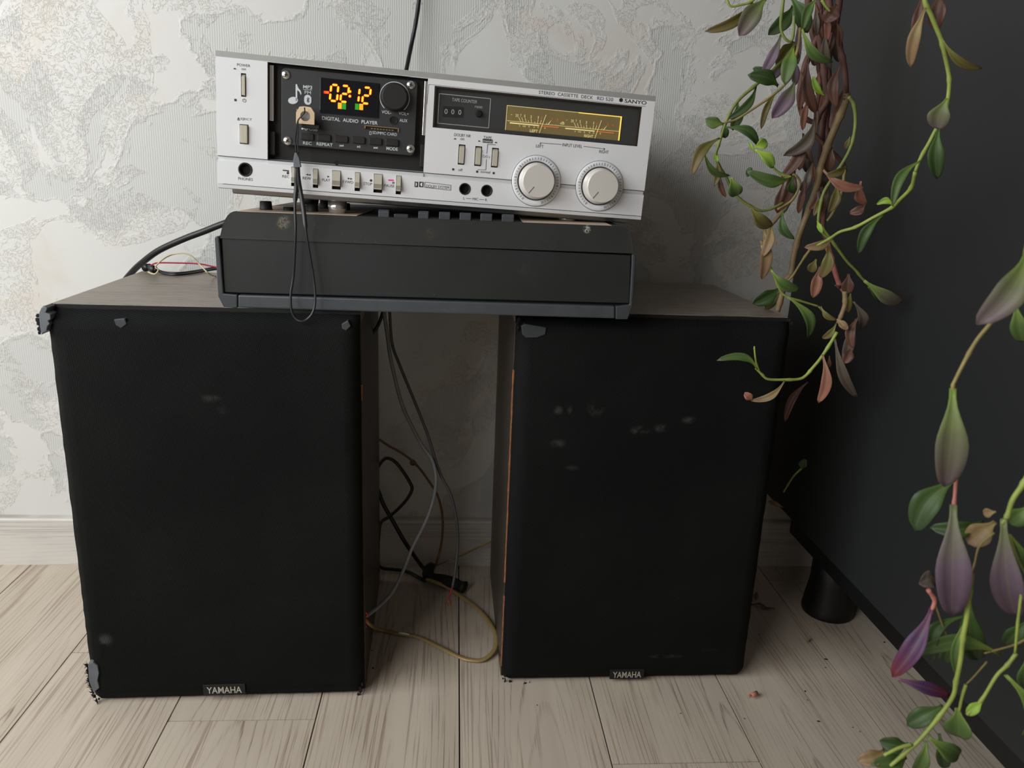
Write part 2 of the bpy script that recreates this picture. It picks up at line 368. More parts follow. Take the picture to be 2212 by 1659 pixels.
for x0, x1 in ((-1.8, .2955), (.2962, 2.4)):
    bm = bmesh.new(); addprof(bm, [(WY, 0), (WY - .014, 0), (WY - .014, .0755), (WY - .0125, .0775), (WY - .010, .0785), (WY, .0785)], x0, x1)
    finish('skirting_board', bm, MT['base'], bs)
# ================================================================== SPEAKERS
SW, SH, SD = .3129, .4703, .2708
def speaker(label, F, u0, u1, side, cl, zt=.4655):
    t = thing('loudspeaker', label, 'speaker', mat4=F.m, group='pair of black loudspeakers')
    th = .013; bm = bmesh.new()
    addbox(bm, (-SW/2, .012, 0), (-SW/2 + th, SD, SH - th)); addbox(bm, (SW/2 - th, .012, 0), (SW/2, SD, SH - th)); addbox(bm, (-SW/2+th, .014, 0), (SW/2-th, SD-.004, th))
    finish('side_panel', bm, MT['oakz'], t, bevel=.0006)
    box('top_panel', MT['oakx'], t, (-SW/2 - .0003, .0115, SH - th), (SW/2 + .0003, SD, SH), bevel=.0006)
    box('gap_shade_strip', MT['black'], t, (-SW/2, .0105, SH - .0135), (SW/2, .0118, SH - .0005))  # black strip paints the shade of the gap above the grille
    box('back_panel', MT['blackmatte'], t, (-SW/2+th, SD-.012, th), (SW/2-th, SD-.003, SH-th))
    box('baffle', MT['blackmatte'], t, (-SW/2+th, .016, th), (SW/2-th, .022, SH-th))
    # grille: rounded cloth covered frame
    bm = bmesh.new(); nx, nz = 34, 44; g = []
    zb = .004
    for j in range(nz + 1):
        row = []
        for i in range(nx + 1):
            a, b = i / nx, j / nz
            u = u0 + (u1 - u0) * a; w = zb + (zt - zb) * b
            u += R.uniform(-.0002, .0002); du = min(u - u0, u1 - u); dw = min(w - zb, zt - w)
            rd = .009; e = 0
            if du < rd: e += rd - math.sqrt(max(0, rd*rd - (rd - max(du, 0))**2))
            rz = .014 if (zt - w) < (w - zb) else .006
            if dw < rz: e += (rz - math.sqrt(max(0, rz*rz - (rz - max(dw, 0))**2))) * .9
            row.append(bm.verts.new((u, -.004 + min(e, .0125), w + R.uniform(-.0003, .0003) * (dw < .001))))
        g.append(row)
    for j in range(nz):
        for i in range(nx): bm.faces.new([g[j][i], g[j][i+1], g[j+1][i+1], g[j+1][i]])
    bd = [g[0][i] for i in range(nx+1)] + [g[j][nx] for j in range(1, nz+1)] + [g[nz][i] for i in range(nx-1, -1, -1)] + [g[j][0] for j in range(nz-1, 0, -1)]
    bk = [bm.verts.new((v.co.x, .0118, v.co.z)) for v in bd]; n = len(bd)
    for i in range(n): bm.faces.new([bd[i], bk[i], bk[(i+1) % n], bd[(i+1) % n]])
    bm.faces.new(bk)
    finish('grille', bm, cl, t, True)
    return t
def badge(t, F, px, py, w):
    c = F.at(px, py, -.0045); b = box('badge', MT['badge'], t, (c.x - w*.6, -.0056, c.z - .0066), (c.x + w*.6, -.0035, c.z + .0072), bevel=.0004)
    bm = bmesh.new(); addtext(bm, 'YAMAHA', c.x, c.z, w, .0088, -.0059, bold=True); finish('lettering', bm, MT['badgetext'], b)
def fray(name, t, pts, mat, n, ln, seed):                       # ragged cloth threads along a line, local coords
    rr = random.Random(seed); bm = bmesh.new()
    for k in range(n):
        a = rr.random() * (len(pts) - 1); i = int(a); p = pts[i].lerp(pts[i+1], a - i)
        d = Vector((rr.uniform(-1, .2), rr.uniform(-.6, .1), rr.uniform(-.6, .6))).normalized() * ln * rr.uniform(.4, 1)
        if name == 'frayed_cloth_right': d.x = -d.x
        addtube(bm, [p, p + d * .5 + Vector((0, 0, rr.uniform(-.3, .3) * ln)), p + d], lambda q: .0007 * (1.2 - q), 4)
    finish('frayed_cloth', bm, mat, t, kind='stuff')
FL = Frame((-.25588, .80889, 0), .025827); FR = Frame((.22444, .83685, 0), .01115)
spL = speaker('black loudspeaker on the left with torn grille corners, standing closest to the bright wall', FL, -.1575, .156, 1, MT['clothL'])
badge(spL, FL, 485, 1489, .0400)
spR = speaker('black loudspeaker on the right, raw chipboard edge showing, beside the dark grey cabinet', FR, -.1555, .1575, -1, MT['clothR'])
badge(spR, FR, 1354, 1456, .0365)
def ragged(t, F, pxs, mat, name, dv=-.0075, lab=None):
    pts = [F.at(px, py, -.004) for px, py in pxs]; bm = bmesh.new()
    addprism(bm, [(p.x, p.z) for p in pts], dv, .010); o = finish(name, bm, mat, t, bevel=.0007)
    if lab: o['label'] = lab
ragged(spL, FL, [(87,676),(92,664),(99,659),(106,664),(102,674),(112,678),(113,688),(107,692),(111,698),(106,703),(104,713),(98,717),(93,722),(90,708)], MT['plast'], 'exposed_corner', lab='bare grey plastic corner under torn cloth')
ragged(spL, FL, [(191,1432),(202,1428),(212,1436),(215,1452),(212,1468),(216,1484),(203,1494),(194,1470)], MT['plast'], 'exposed_corner', -.006)
ragged(spR, FR, [(1126,704),(1134,699),(1180,707),(1178,722),(1160,729),(1136,729),(1128,722)], MT['recend'], 'exposed_corner', -.0052)
ragged(spL, FL, [(738,700),(752,692),(758,704),(748,714),(739,710)], MT['recend'], 'exposed_corner', -.0048)
ragged(spL, FL, [(246,690),(270,688),(274,700),(262,709),(250,702)], MT['recend'], 'exposed_corner', -.0046)
# torn cloth lumps and threads
def clump(t, F, pxs, seed, r=.0022):
    rr = random.Random(seed); bm = bmesh.new()
    for px, py in pxs:
        for k in range(3):
            p = F.at(px + rr.uniform(-3, 3), py + rr.uniform(-4, 4), -.001)
            bmesh.ops.create_icosphere(bm, subdivisions=1, radius=r * rr.uniform(.5, 1), matrix=Matrix.Translation(p) @ Matrix.Diagonal((1, .7, 1.3, 1)))
    for v in bm.verts: v.co += Vector((rr.uniform(-1, 1), 0, rr.uniform(-1, 1))) * .0006
    finish('torn_cloth', bm, MT['frayed'], t, kind='stuff')
clump(spL, FL, [(84,680),(83,690),(86,698),(85,710),(87,716),(95,665)], 3)
clump(spL, FL, [(190,1440),(190,1452),(191,1464),(194,1476),(198,1488),(204,1502),(210,1512)], 4)
fray('frayed_cloth', spL, [FL.at(189,1435,-.002), FL.at(196,1480,-.002), FL.at(210,1514,-.002)], MT['frayed'], 60, .006, 5)
clump(spL, FL, [(779,1490),(781,1480),(776,1497)], 6, .0018)
clump(spR, FR, [(1088,1462),(1092,1470),(1104,1474)], 8, .0018)
clump(spR, FR, [(1116,700),(1121,692),(1117,708),(1704,694),(1709,702)], 9, .0018)
fray('frayed_cloth', spR, [FR.at(1136,1475,-.003), FR.at(1140,1476,-.003)], MT['frayed'], 7, .009, 11)
# chipped chipboard edges on the right speaker (its left front edge) and the left speaker
def chip_edge(t, F, pxs, u, wid, seed):
    rr = random.Random(seed); bm = bmesh.new(); z0, z1 = F.at(*pxs[0], .008).z, F.at(*pxs[1], .008).z
    n = 40; pts = []
    for i in range(n + 1): pts.append((u - wid * rr.uniform(.4, 1), z0 + (z1 - z0) * i / n))
    for i in range(n, -1, -1): pts.append((u + .0012, z0 + (z1 - z0) * i / n))
    addprism(bm, pts, .0098, .0135); finish('chipped_edge', bm, MT['chip'], t)
chip_edge(spR, FR, ((1114, 800), (1096, 1260)), -SW/2 + .0002, .0010, 1)
chip_edge(spR, FR, ((1090, 1290), (1087, 1440)), -SW/2 + .0002, .0008, 2)
chip_edge(spL, FL, ((781, 832), (781, 866)), SW/2 + .0002, .001, 3)
# ================================================================== RECORDER (dark unit under the deck)
FC = Frame((-.0277, .8131, SH + .0003), -.0396); RW = .4287; ra, rb, rs, RT = .0717, .0973, .0182, .4125
rec = thing('tabletop_music_unit', 'wide charcoal music unit with a fold-down front, lying across both speakers', 'music player', mat4=FC.m)
RD = .272
bm = bmesh.new(); addprof(bm, [(.012, .002), (.012, ra - .001), (rs + .008, rb - .002), (RD, rb - .002), (RD, .002)], -RW/2 + .012, RW/2 - .012); finish('body', bm, MT['deckbody'], rec)
# upper band: sloping front with rounded upper corners
bm = bmesh.new(); lo = []; 
for s_ in [0, .001, .003, .006, .01, .015, .021, .028] + [.04 + .92 * i / 30 for i in range(31)] + [.972, .979, .985, .99, .994, .997, .999, 1]:
    u = -RW/2 + .001 + (RW - .002) * s_; e = min(u + RW/2, RW/2 - u) - .001
    # top contour: ramps up from the side
    k = min(1, e / .012); w = ra + .003 + (rb - ra - .003) * (1 - (1 - k) ** 2.6) ** .5 if e > 0 else ra + .001
    lo.append((u, w))
for (u, w), (u2, w2) in zip(lo, lo[1:]):
    def P(u, w, top): 
        q = (w - ra) / (rb - ra); return (u, rs * q, w)
    a = [(u, 0, ra - .001), (u2, 0, ra - .001), P(u2, w2, 1), P(u, w, 1)]
    b = [(u, .03, ra - .001), (u2, .03, ra - .001), (u2, RD if False else .03, w2), (u, .03, w)]
    V = [bm.verts.new(p) for p in a + b]
    for f in ((0,1,2,3),(3,2,6,7),(0,4,5,1)): bm.faces.new([V[i] for i in f])
bmesh.ops.remove_doubles(bm, verts=bm.verts, dist=1e-5); finish('upper_band', bm, MT['rec'], rec, bevel=.0008)
bm = bmesh.new()
for sgn in (-1, 1): 
    u = sgn * (RW/2 - .001)
    addbox(bm, (min(u, u - sgn * .013), .0, ra - .001) if False else (min(u, u - sgn*.012), .012, ra - .02), (max(u, u - sgn*.012), RD, ra + .003))
finish('side_wall', bm, MT['recend'], rec, kind='stuff')
def pl(pxs, v=0): return [(lambda p: (p.x, p.z))(FC.at(px, py, v)) for px, py in pxs]
prism('front_flap', MT['recf'], rec, pl([(478.5,512),(1363,551.5),(1359.5,655.5),(484.5,632)], .002), .0022, .010, bevel=.0008)
box('flap_recess', MT['black'], rec, (-RW/2 + .006, .009, .004), (RW/2 - .006, .013, ra - .0015))
prism('lower_rail', MT['recr'], rec, pl([(513.5,637),(1329,661.5),(1329,688.5),(513.5,665.5)]), 0, .012, bevel=.0018)
prism('end_cap', MT['recend'], rec, pl([(463,513),(467,510),(473,512),(475,530),(483,634),(513,637),(513,666),(483,664),(471,640)], 0), -.0004, .05, bevel=.0016)
prism('end_cap', MT['recend'], rec, pl([(1374,553),(1369,549.5),(1365,551),(1365,565),(1360,658),(1330,662),(1330,690),(1356,690),(1367,660)], 0), -.0004, .05, bevel=.0016)
# top: beige panels, keys, knobs
tp = lambda px, py, z=rb: (lambda q: FC.i @ q)(onz(px, py, SH + z))
box('top_cover', MT['deckbody'], rec, (-RT/2 + .002, rs + .004, rb - .008), (RT/2 - .002, RD, rb - .0005), bevel=.002)
a = tp(513, 457).x; b = tp(768, 468).x
box('control_panel', MT['beige'], rec, (a, rs + .001, rb - .002), (b, .15, rb + .0004), label='beige panel with knobs')
a = tp(1132, 485).x; b = tp(1330, 492).x
box('control_panel', MT['beige'], rec, (a, rs + .001, rb - .002), (b, .15, rb + .0002), label='plain beige panel')
def rknob(px, py, r, h, y=None):
    p = tp(px, py); lathe('control_knob', MT['blackmatte'], rec, (p.x, p.y + r, rb), [(r * 1.05, .0004), (r * 1.03, h * .2), (r, h * .25), (r * .95, h * .95), (r * .85, h)], 28, 'Z', True)
for px, py, r, h in ((571, 455, .0066, .0095), (621, 457, .0062, .0042), (672, 459, .0062, .0085), (722, 462, .0058, .0045), (742, 455, .0066, .008), (700, 452, .006, .01)): rknob(px, py, r, h)
for x0, x1 in ((791, 819), (892, 917), (942, 968), (990, 1016), (1037, 1063), (1084, 1110)):
    A_ = tp(x0, 480); B_ = tp(x1, 480); bm = bmesh.new()
    addprof(bm, [(rs + .001, rb - .002), (rs + .0005, rb + .0055), (rs + .003, rb + .0075), (rs + .0105, rb + .0065), (rs + .013, rb - .002)], A_.x, A_.x + (B_.x - A_.x))
    finish('piano_key', bm, MT['recr'], rec, bevel=.0006)
A_ = tp(841, 475); B_ = tp(874, 476); box('tape_counter', MT['glass'], rec, (A_.x, rs + .002, rb - .002), (B_.x, rs + .012, rb + .0035), bevel=.001)
for px in (928, 978, 1026, 1073): A_ = tp(px, 480); box('key_slot', MT['black'], rec, (A_.x - .005, rs + .002, rb - .002), (A_.x + .0065, rs + .012, rb + .001))
# ================================================================== CASSETTE DECK
DW, DH = .446, .1276; FD = Frame((-.01878, .8432, .5826), .07847, .04226)
deck = thing('cassette_deck', 'silver stereo tape deck with digital clock module and two level knobs, tilted on top', 'tape deck', mat4=FD.m)
A = lambda x, y, v=0: FD.at(440 + .2260 * x, 80 + .2260 * y, v)
B = lambda x, y, v=0: FD.at(900 + .24412 * x, 120 + .24412 * y, v)
G = lambda x, y, v=0: FD.at(560 + .16727 * x, 130 + .16727 * y, v)
K = lambda x, y, v=0: FD.at(1080 + .15823 * x, 300 + .15823 * y, v)
uw = lambda p: (p.x, p.z)
def quad(fn, pts, v=0): return [uw(fn(x, y, v)) for x, y in pts]
hd = DH - .0005
gz = (A(135, 1147).z + B(1900, 1210).z) / 2                      # centre height of the groove
bay = quad(A, [(605,235),(2141,400),(2103,1308),(618,1160)])
# square the bay up to the deck's own axes
bx0 = (bay[0][0] + bay[3][0]) / 2; bx1 = (bay[1][0] + bay[2][0]) / 2; bz1 = (bay[0][1] + bay[1][1]) / 2; bz0 = (bay[2][1] + bay[3][1]) / 2
win = quad(B, [(160,268),(1995,455),(1945,805),(140,635)]); wx0 = (win[0][0] + win[3][0]) / 2; wx1 = (win[1][0] + win[2][0]) / 2; wz1 = (win[0][1] + win[1][1]) / 2; wz0 = (win[2][1] + win[3][1]) / 2
gz0, gz1 = gz - .0022, gz + .0022
def rect(x0, z0, x1, z1): return [(x0, z0), (x1, z0), (x1, z1), (x0, z1)]
slots = []
def slot(fn, x0, y0, x1, y1):
    p, q = fn(x0, y0), fn(x1, y1); s = (min(p.x, q.x), min(p.z, q.z), max(p.x, q.x), max(p.z, q.z))
    cx = (s[0] + s[2]) / 2; slots.append(rect(*s)); return s
s_pow = slot(A, 358, 345, 410, 575)
s_dnr = slot(B, 373, 785, 421, 968); s_t1 = slot(B, 519, 800, 568, 980); s_t2 = slot(B, 667, 815, 715, 993); s_ej = slot(A, 346, 832, 433, 1027)
def upper_outline():
    return [(-DW/2, max(gz1, bz0)), (-DW/2, DH), (DW/2, DH), (DW/2, gz1), (bx1, gz1), (bx1, bz1), (bx0, bz1), (bx0, gz1), (-DW/2, gz1)]
uo = [(-DW/2, gz1), (bx0, gz1), (bx0, bz1), (bx1, bz1), (bx1, gz1), (DW/2, gz1), (DW/2, DH - .004), (-DW/2, DH - .004)]
plate('faceplate', MT['silver'], deck, uo, [rect(wx0, wz0, wx1, wz1)] + slots, -.0015, .0025)
# sloping grey edge along the top
bm = bmesh.new(); addprof(bm, [(-.0015, DH - .004), (-.0005, DH + .0015), (.006, DH + .0022), (.006, DH - .004)], -DW/2, DW/2); finish('top_trim', bm, MT['trim'], deck)
# key slots in the lower plate
kq = [('REC',838,1232,880,1418), ('REW',1045,1248,1097,1440), ('PLAY',1228,1264,1312,1458), ('FF',1445,1282,1497,1474), ('STOP',1625,1298,1709,1494), ('PAUSE',1838,1318,1888,1508)]
kr = []
for nme, x0, y0, x1, y1 in kq:
    p, q = A(x0, y0), A(x1, y1); cz = A((x0+x1)/2, (y0+y1)/2).z; wd = abs(A(x1, (y0+y1)/2).x - A(x0, (y0+y1)/2).x); hh = (A((x0+x1)/2, y0).z - A((x0+x1)/2, y1).z); cx = A((x0+x1)/2, (y0+y1)/2).x
    kr.append((cx, cz, wd, hh))
kt = min(sum(z + h/2 for _, z, _, h in kr) / 6, gz0 - .0008); kb = sum(z - h/2 for _, z, _, h in kr) / 6
kr = [(c, (kt + kb) / 2, w, kt - kb) for c, z, w, h in kr]
jacks = [(A(400, 1267), .0068), (B(425, 1180), .0060), (B(618, 1195), .0060)]
lz0 = A(1000, 1455).z; lz0 = (A(145, 1398).z + B(1900, 1418).z) / 2
plate('lower_plate', MT['silver'], deck, rect(-DW/2, lz0 + .0003, DW/2, gz0), [rect(c - w/2, z - h/2, c + w/2, z + h/2) for c, z, w, h in kr] + [circ(p.x, p.z, r) for p, r in jacks], -.0015, .0025)
bm = bmesh.new(); addprof(bm, [(-.0015, 0), (-.0015, lz0 - .0003), (.006, lz0 - .0003), (.006, -.001)], -DW/2, DW/2); finish('bottom_trim', bm, MT['silver2'], deck)
box('groove', MT['silver2'], deck, (-DW/2 + .0005, .0004, gz0 - .002), (bx0, .003, gz1 + .002))
box('groove', MT['silver2'], deck, (bx1, .0004, gz0 - .002), (DW/2 - .0005, .003, gz1 + .002))
box('groove_line', MT['ink'], deck, (-DW/2 + .0005, .0001, gz1 - .0006), (DW/2 - .0005, .0005, gz1 + .0002))
# bay interior
bm = bmesh.new(); vb = .012
addbox(bm, (bx0 - .002, vb, gz0), (bx1 + .002, vb + .002, bz1 + .002)); addbox(bm, (bx0 - .002, .0026, gz0), (bx0 - .0001, vb, bz1 + .002)); addbox(bm, (bx1 + .0001, .0026, gz0), (bx1 + .002, vb, bz1 + .002)); addbox(bm, (bx0, .0026, bz1 + .0001), (bx1, vb, bz1 + .002))
finish('tape_bay', bm, MT['blackmatte'], deck)
bm = bmesh.new(); addprof(bm, [(-.001, gz0 - .0005), (-.001, bz0 - .001), (.004, bz0 + .0005), (vb, bz0 + .001), (vb, gz0 - .0005)], bx0, bx1); finish('bay_ledge', bm, MT['silver2'], deck)
p = A(1272, 1203, -.001); lathe('screw_hole', MT['black'], deck, (p.x, -.0012, p.z), [(.0023, 0), (.0023, .001)], 20)
for x, z0, z1 in ((A(648, 530, .006).x, A(650, 800, .006).z, A(648, 265, .006).z), (A(2120, 700, .006).x, A(2105, 940, .006).z, A(2125, 420, .006).z)):
    box('guide_rail', MT['chrome'], deck, (x - .0022, .006, z0), (x + .0022, .010, z1), bevel=.0004)
for x, zc in ((A(655, 1020, .006).x, A(655, 1000, .006).z), (A(2095, 1150, .006).x, A(2095, 1120, .006).z)):
    box('bay_bracket', MT['blackmatte'], deck, (x - .003, .005, zc - .013), (x + .003, .011, zc + .010), bevel=.0006)
# player module
mv = .0035
mp = quad(G, [(280,105),(2030,255),(2020,1215),(290,1110)], mv); mx0 = (mp[0][0]+mp[3][0])/2; mx1 = (mp[1][0]+mp[2][0])/2; mz1 = (mp[0][1]+mp[1][1])/2; mz0 = (mp[2][1]+mp[3][1])/2
mod = prism('player_module', MT['module'], deck, rrect((mx0+mx1)/2, (mz0+mz1)/2, mx1-mx0, mz1-mz0, .0045), mv, mv + .004, bevel=.0005, label='black digital player plate with red clock display')
sf = mv - .0001
g = lambda x, y: G(x, y, mv)
wg = lambda x0, x1, y: abs(g(x1, y).x - g(x0, y).x)
for x, y in ((345,188),(1958,320),(365,1040),(1955,1145)):
    p = g(x, y); sw = lathe('screw', MT['chrome'], mod, (p.x, mv, p.z), [(.0044, 0), (.0043, -.0008), (.0032, -.0016), (.0001, -.0019)], 24, 'Y', True)
bm = bmesh.new()
for x, y in ((345,188),(1958,320),(365,1040),(1955,1145)):
    p = g(x, y); a0 = .5 + x
    for k in range(2):
        a_ = a0 + k * math.pi / 2; d = Vector((math.cos(a_), math.sin(a_))) * .0021
        poly_line(bm, (p.x - d.x, p.z - d.y), (p.x + d.x, p.z + d.y), .0008, mv - .0021, .0003)
finish('screw_slot', bm, MT['black'], mod)
dq = quad(G, [(782,230),(1545,295),(1545,740),(790,690)], mv); dx0 = (dq[0][0]+dq[3][0])/2; dx1 = (dq[1][0]+dq[2][0])/2; dz1 = (dq[0][1]+dq[1][1])/2; dz0 = (dq[2][1]+dq[3][1])/2
box('display_screen', MT['disp'], mod, (dx0, mv - .0012, dz0), (dx1, mv + .001, dz1), bevel=.0003)
# seven segment digits
dv = mv - .0014
def seg7(cx, cz, w, h, on, bms, sl=.08):
    t_ = .0017
    P = {'a': ((-w/2, h/2), (w/2, h/2)), 'b': ((w/2, h/2), (w/2, 0)), 'c': ((w/2, 0), (w/2, -h/2)), 'd': ((-w/2, -h/2), (w/2, -h/2)), 'e': ((-w/2, 0), (-w/2, -h/2)), 'f': ((-w/2, h/2), (-w/2, 0)), 'g': ((-w/2, 0), (w/2, 0))}
    for s in on:
        (x0, z0), (x1, z1) = P[s]; a_ = Vector((x0, z0)); b_ = Vector((x1, z1)); d = (b_ - a_).normalized(); a_ += d * .0009; b_ -= d * .0009
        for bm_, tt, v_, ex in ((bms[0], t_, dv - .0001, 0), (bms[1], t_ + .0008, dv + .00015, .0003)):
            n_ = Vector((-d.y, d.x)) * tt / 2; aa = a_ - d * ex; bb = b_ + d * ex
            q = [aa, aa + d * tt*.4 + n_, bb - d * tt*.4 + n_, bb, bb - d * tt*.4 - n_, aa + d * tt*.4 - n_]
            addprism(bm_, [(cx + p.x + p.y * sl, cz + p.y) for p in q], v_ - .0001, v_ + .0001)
bA, bB = bmesh.new(), bmesh.new()
hgt = (G(965, 318, dv).z - G(965, 530, dv).z); wid = abs(G(1012, 420, dv).x - G(920, 420, dv).x)
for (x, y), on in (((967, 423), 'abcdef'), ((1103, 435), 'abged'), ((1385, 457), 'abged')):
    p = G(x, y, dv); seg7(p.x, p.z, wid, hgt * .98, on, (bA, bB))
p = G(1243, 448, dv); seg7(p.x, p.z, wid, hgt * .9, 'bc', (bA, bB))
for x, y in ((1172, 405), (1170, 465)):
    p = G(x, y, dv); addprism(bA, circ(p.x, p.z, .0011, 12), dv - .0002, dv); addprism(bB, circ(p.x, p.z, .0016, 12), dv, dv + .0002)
finish('clock_digits', bA, MT['led'], mod, label='glowing yellow segments reading 02:12'); 
p = G(868, 415, dv); addprism(bB, rrect(p.x, p.z, .0055, .0026, .001), dv, dv + .0002); finish('glow_rim_and_usb_block', bB, MT['ledr'], mod)  # red rim is glow painted around the digits; red block backs the USB sign
bm = bmesh.new(); addtext(bm, 'USB', p.x + .0002, p.z, .0038, .0015, dv - .0002); finish('usb_indicator', bm, MT['ledo'], mod)
for m_, rs_ in (('ledo', ((1040, 589), (1317, 604))), ('ledg', ((1095, 595), (1262, 601)))):
    for x, y in rs_: p = G(x, y, dv); box('level_bar', MT[m_], mod, (p.x - .0019, dv - .0001, p.z - .0029), (p.x + .0019, dv + .0001, p.z + .0029))
p = G(1735, 455, mv - .003); p = g(1748, 482)
lathe('volume_knob', MT['blackmatte'], mod, (p.x, mv, p.z), [(.0136, 0), (.0134, -.006), (.0126, -.0115), (.0118, -.0122)], 48, 'Y', True)
bm = bmesh.new(); N = 40
for k in range(N):
    a0 = math.radians(-48 + 276 * k / N); a1 = math.radians(-48 + 276 * (k+1) / N); r0, r1 = .0145, .0152
    addprism(bm, [(p.x + r0*math.cos(a0), p.z + r0*math.sin(a0)), (p.x + r1*math.cos(a0), p.z + r1*math.sin(a0)), (p.x + r1*math.cos(a1), p.z + r1*math.sin(a1)), (p.x + r0*math.cos(a1), p.z + r0*math.sin(a1))], mv - .0002, mv)
finish('dial_arc', bm, MT['inkw'], mod)
p = g(1732, 777); bm = bmesh.new(); addlathe(bm, (p.x, mv, p.z), [(.0042, .0004), (.0042, -.0009), (.0034, -.0009), (.0026, .0004)], 28, cap=False); finish('aux_socket', bm, MT['blackmatte'], mod)
lathe('aux_hole', MT['black'], mod, (p.x, mv - .0002, p.z), [(.0026, 0), (.0026, .0004)], 20)
p = g(1582, 885); box('card_slot', MT['black'], mod, (p.x - .0172, mv - .0003, p.z - .0018), (p.x + .0172, mv + .001, p.z + .0018))
bm = bmesh.new(); addbox(bm, (p.x - .0172, mv - .0012, p.z + .0012), (p.x + .0172, mv, p.z + .002)); addbox(bm, (p.x - .0175, mv - .0012, p.z - .0012), (p.x - .0162, mv, p.z + .002)); addbox(bm, (p.x + .0162, mv - .0012, p.z - .0018), (p.x + .0175, mv, p.z + .002))
for k in range(8): addbox(bm, (p.x - .011 + k*.003, mv - .0008, p.z - .0012), (p.x - .009 + k*.003, mv, p.z - .0002))
finish('card_contacts', bm, MT['gold'], mod)
for x, y in ((620,988),(840,1003),(1062,1020),(1282,1033),(1500,1050),(1715,1065)):
    p = g(x, y); prism('push_button', MT['blackmatte'], mod, rrect(p.x, p.z, .0134, .0068, .0012), mv - .0022, mv + .001, bevel=.0007)
bm = bmesh.new(); tv = mv - .00025
def T(fn, bm_, s, x, y, x0, x1, h, v, bold=False, v0=None):
    c = fn(x, y, v); w = (fn(x1, y, v) - fn(x0, y, v)).x; hh = (fn(x, y - h/2, v) - fn(x, y + h/2, v)).z
    addtext(bm_, s, c.x, c.z, w, hh * .92, v, bold=bold)
for s, x, y, x0, x1, h in (('MP3',625,348,568,684,48),('FM',627,418,588,668,44),('VOL-',1643,672,1580,1705,44),('VOL+',1866,690,1800,1932,44),('AUX',1863,780,1812,1914,44),('DIGITAL  AUDIO  PLAYER',1172,780,812,1532,50),
        ('SD/MMC CARD',1620,948,1462,1778,40),('USB',702,892,650,755,44),('REC',622,1072,568,678,44),('REPEAT',845,1088,740,948,44),('MODE',1716,1145,1643,1790,46)):
    T(G, bm, s, x, y, x0, x1, h, tv, bold=(s in ('DIGITAL  AUDIO  PLAYER', 'MODE', 'REPEAT', 'MP3')))
gp = lambda x, y: uw(G(x, y, tv))
poly_line(bm, gp(566, 378), gp(682, 386), .0004, tv)
poly_line(bm, gp(1425, 922), gp(1425, 962), .0004, tv); poly_line(bm, gp(1447, 922), gp(1447, 962), .0004, tv); poly_line(bm, gp(1425, 922), gp(1447, 922), .0004, tv); poly_line(bm, gp(1425, 962), gp(1447, 962), .0004, tv)
# note
c = G(437, 520, tv); addflat(bm, [(c.x + .0048*math.cos(a_) , c.z + .0034*math.sin(a_) + .0006*math.cos(a_)) for a_ in [2*math.pi*k/24 for k in range(24)]], tv)
addflat(bm, [gp(470, 310), gp(490, 312), gp(492, 528), gp(470, 528)], tv)
addflat(bm, [gp(488, 314), gp(505, 360), gp(535, 395), gp(546, 430), gp(538, 450), gp(520, 410), gp(490, 385)], tv)
# usb trident
poly_line(bm, gp(552, 884), gp(634, 890), .0005, tv); addflat(bm, circ(*gp(556, 884), .0009, 10), tv); addflat(bm, [gp(622, 880), gp(640, 890), gp(622, 899)], tv)
poly_line(bm, gp(572, 885), gp(590, 868), .0004, tv); poly_line(bm, gp(590, 868), gp(608, 870), .0004, tv); poly_line(bm, gp(585, 886), gp(600, 903), .0004, tv); poly_line(bm, gp(600, 903), gp(615, 904), .0004, tv)
for kx, ky, d in ((1065, 1105, -1), (1502, 1132, 1)):
    q = 22
    for o_ in (-12, 12): addflat(bm, [gp(kx + o_ - 12*d, ky - 14), gp(kx + o_ + 12*d, ky), gp(kx + o_ - 12*d, ky + 14)][::d], tv)
    poly_line(bm, gp(kx + 25*d, ky - 15), gp(kx + 25*d, ky + 15), .0004, tv)
addflat(bm, [gp(1266, 1103), gp(1288, 1118), gp(1266, 1133)], tv); poly_line(bm, gp(1292, 1104), gp(1292, 1134), .0004, tv); poly_line(bm, gp(1302, 1104), gp(1302, 1134), .0004, tv)
c = G(627, 512, tv); addflat(bm, rrect(c.x, c.z, .0070, .0095, .0034), tv)
poly_line(bm, gp(484, 632), gp(492, 660), .0004, tv); poly_line(bm, gp(500, 632), gp(500, 658), .0004, tv)
finish('white_lettering', bm, MT['inkw'], mod)
bm = bmesh.new(); v_ = tv - .0003
for a_, b_ in (((627,480),(627,546)),((627,480),(645,497)),((645,497),(612,530)),((627,546),(645,530)),((645,530),(612,497))): poly_line(bm, gp(*a_), gp(*b_), .0004, v_)
finish('rune_mark', bm, MT['ink'], mod)
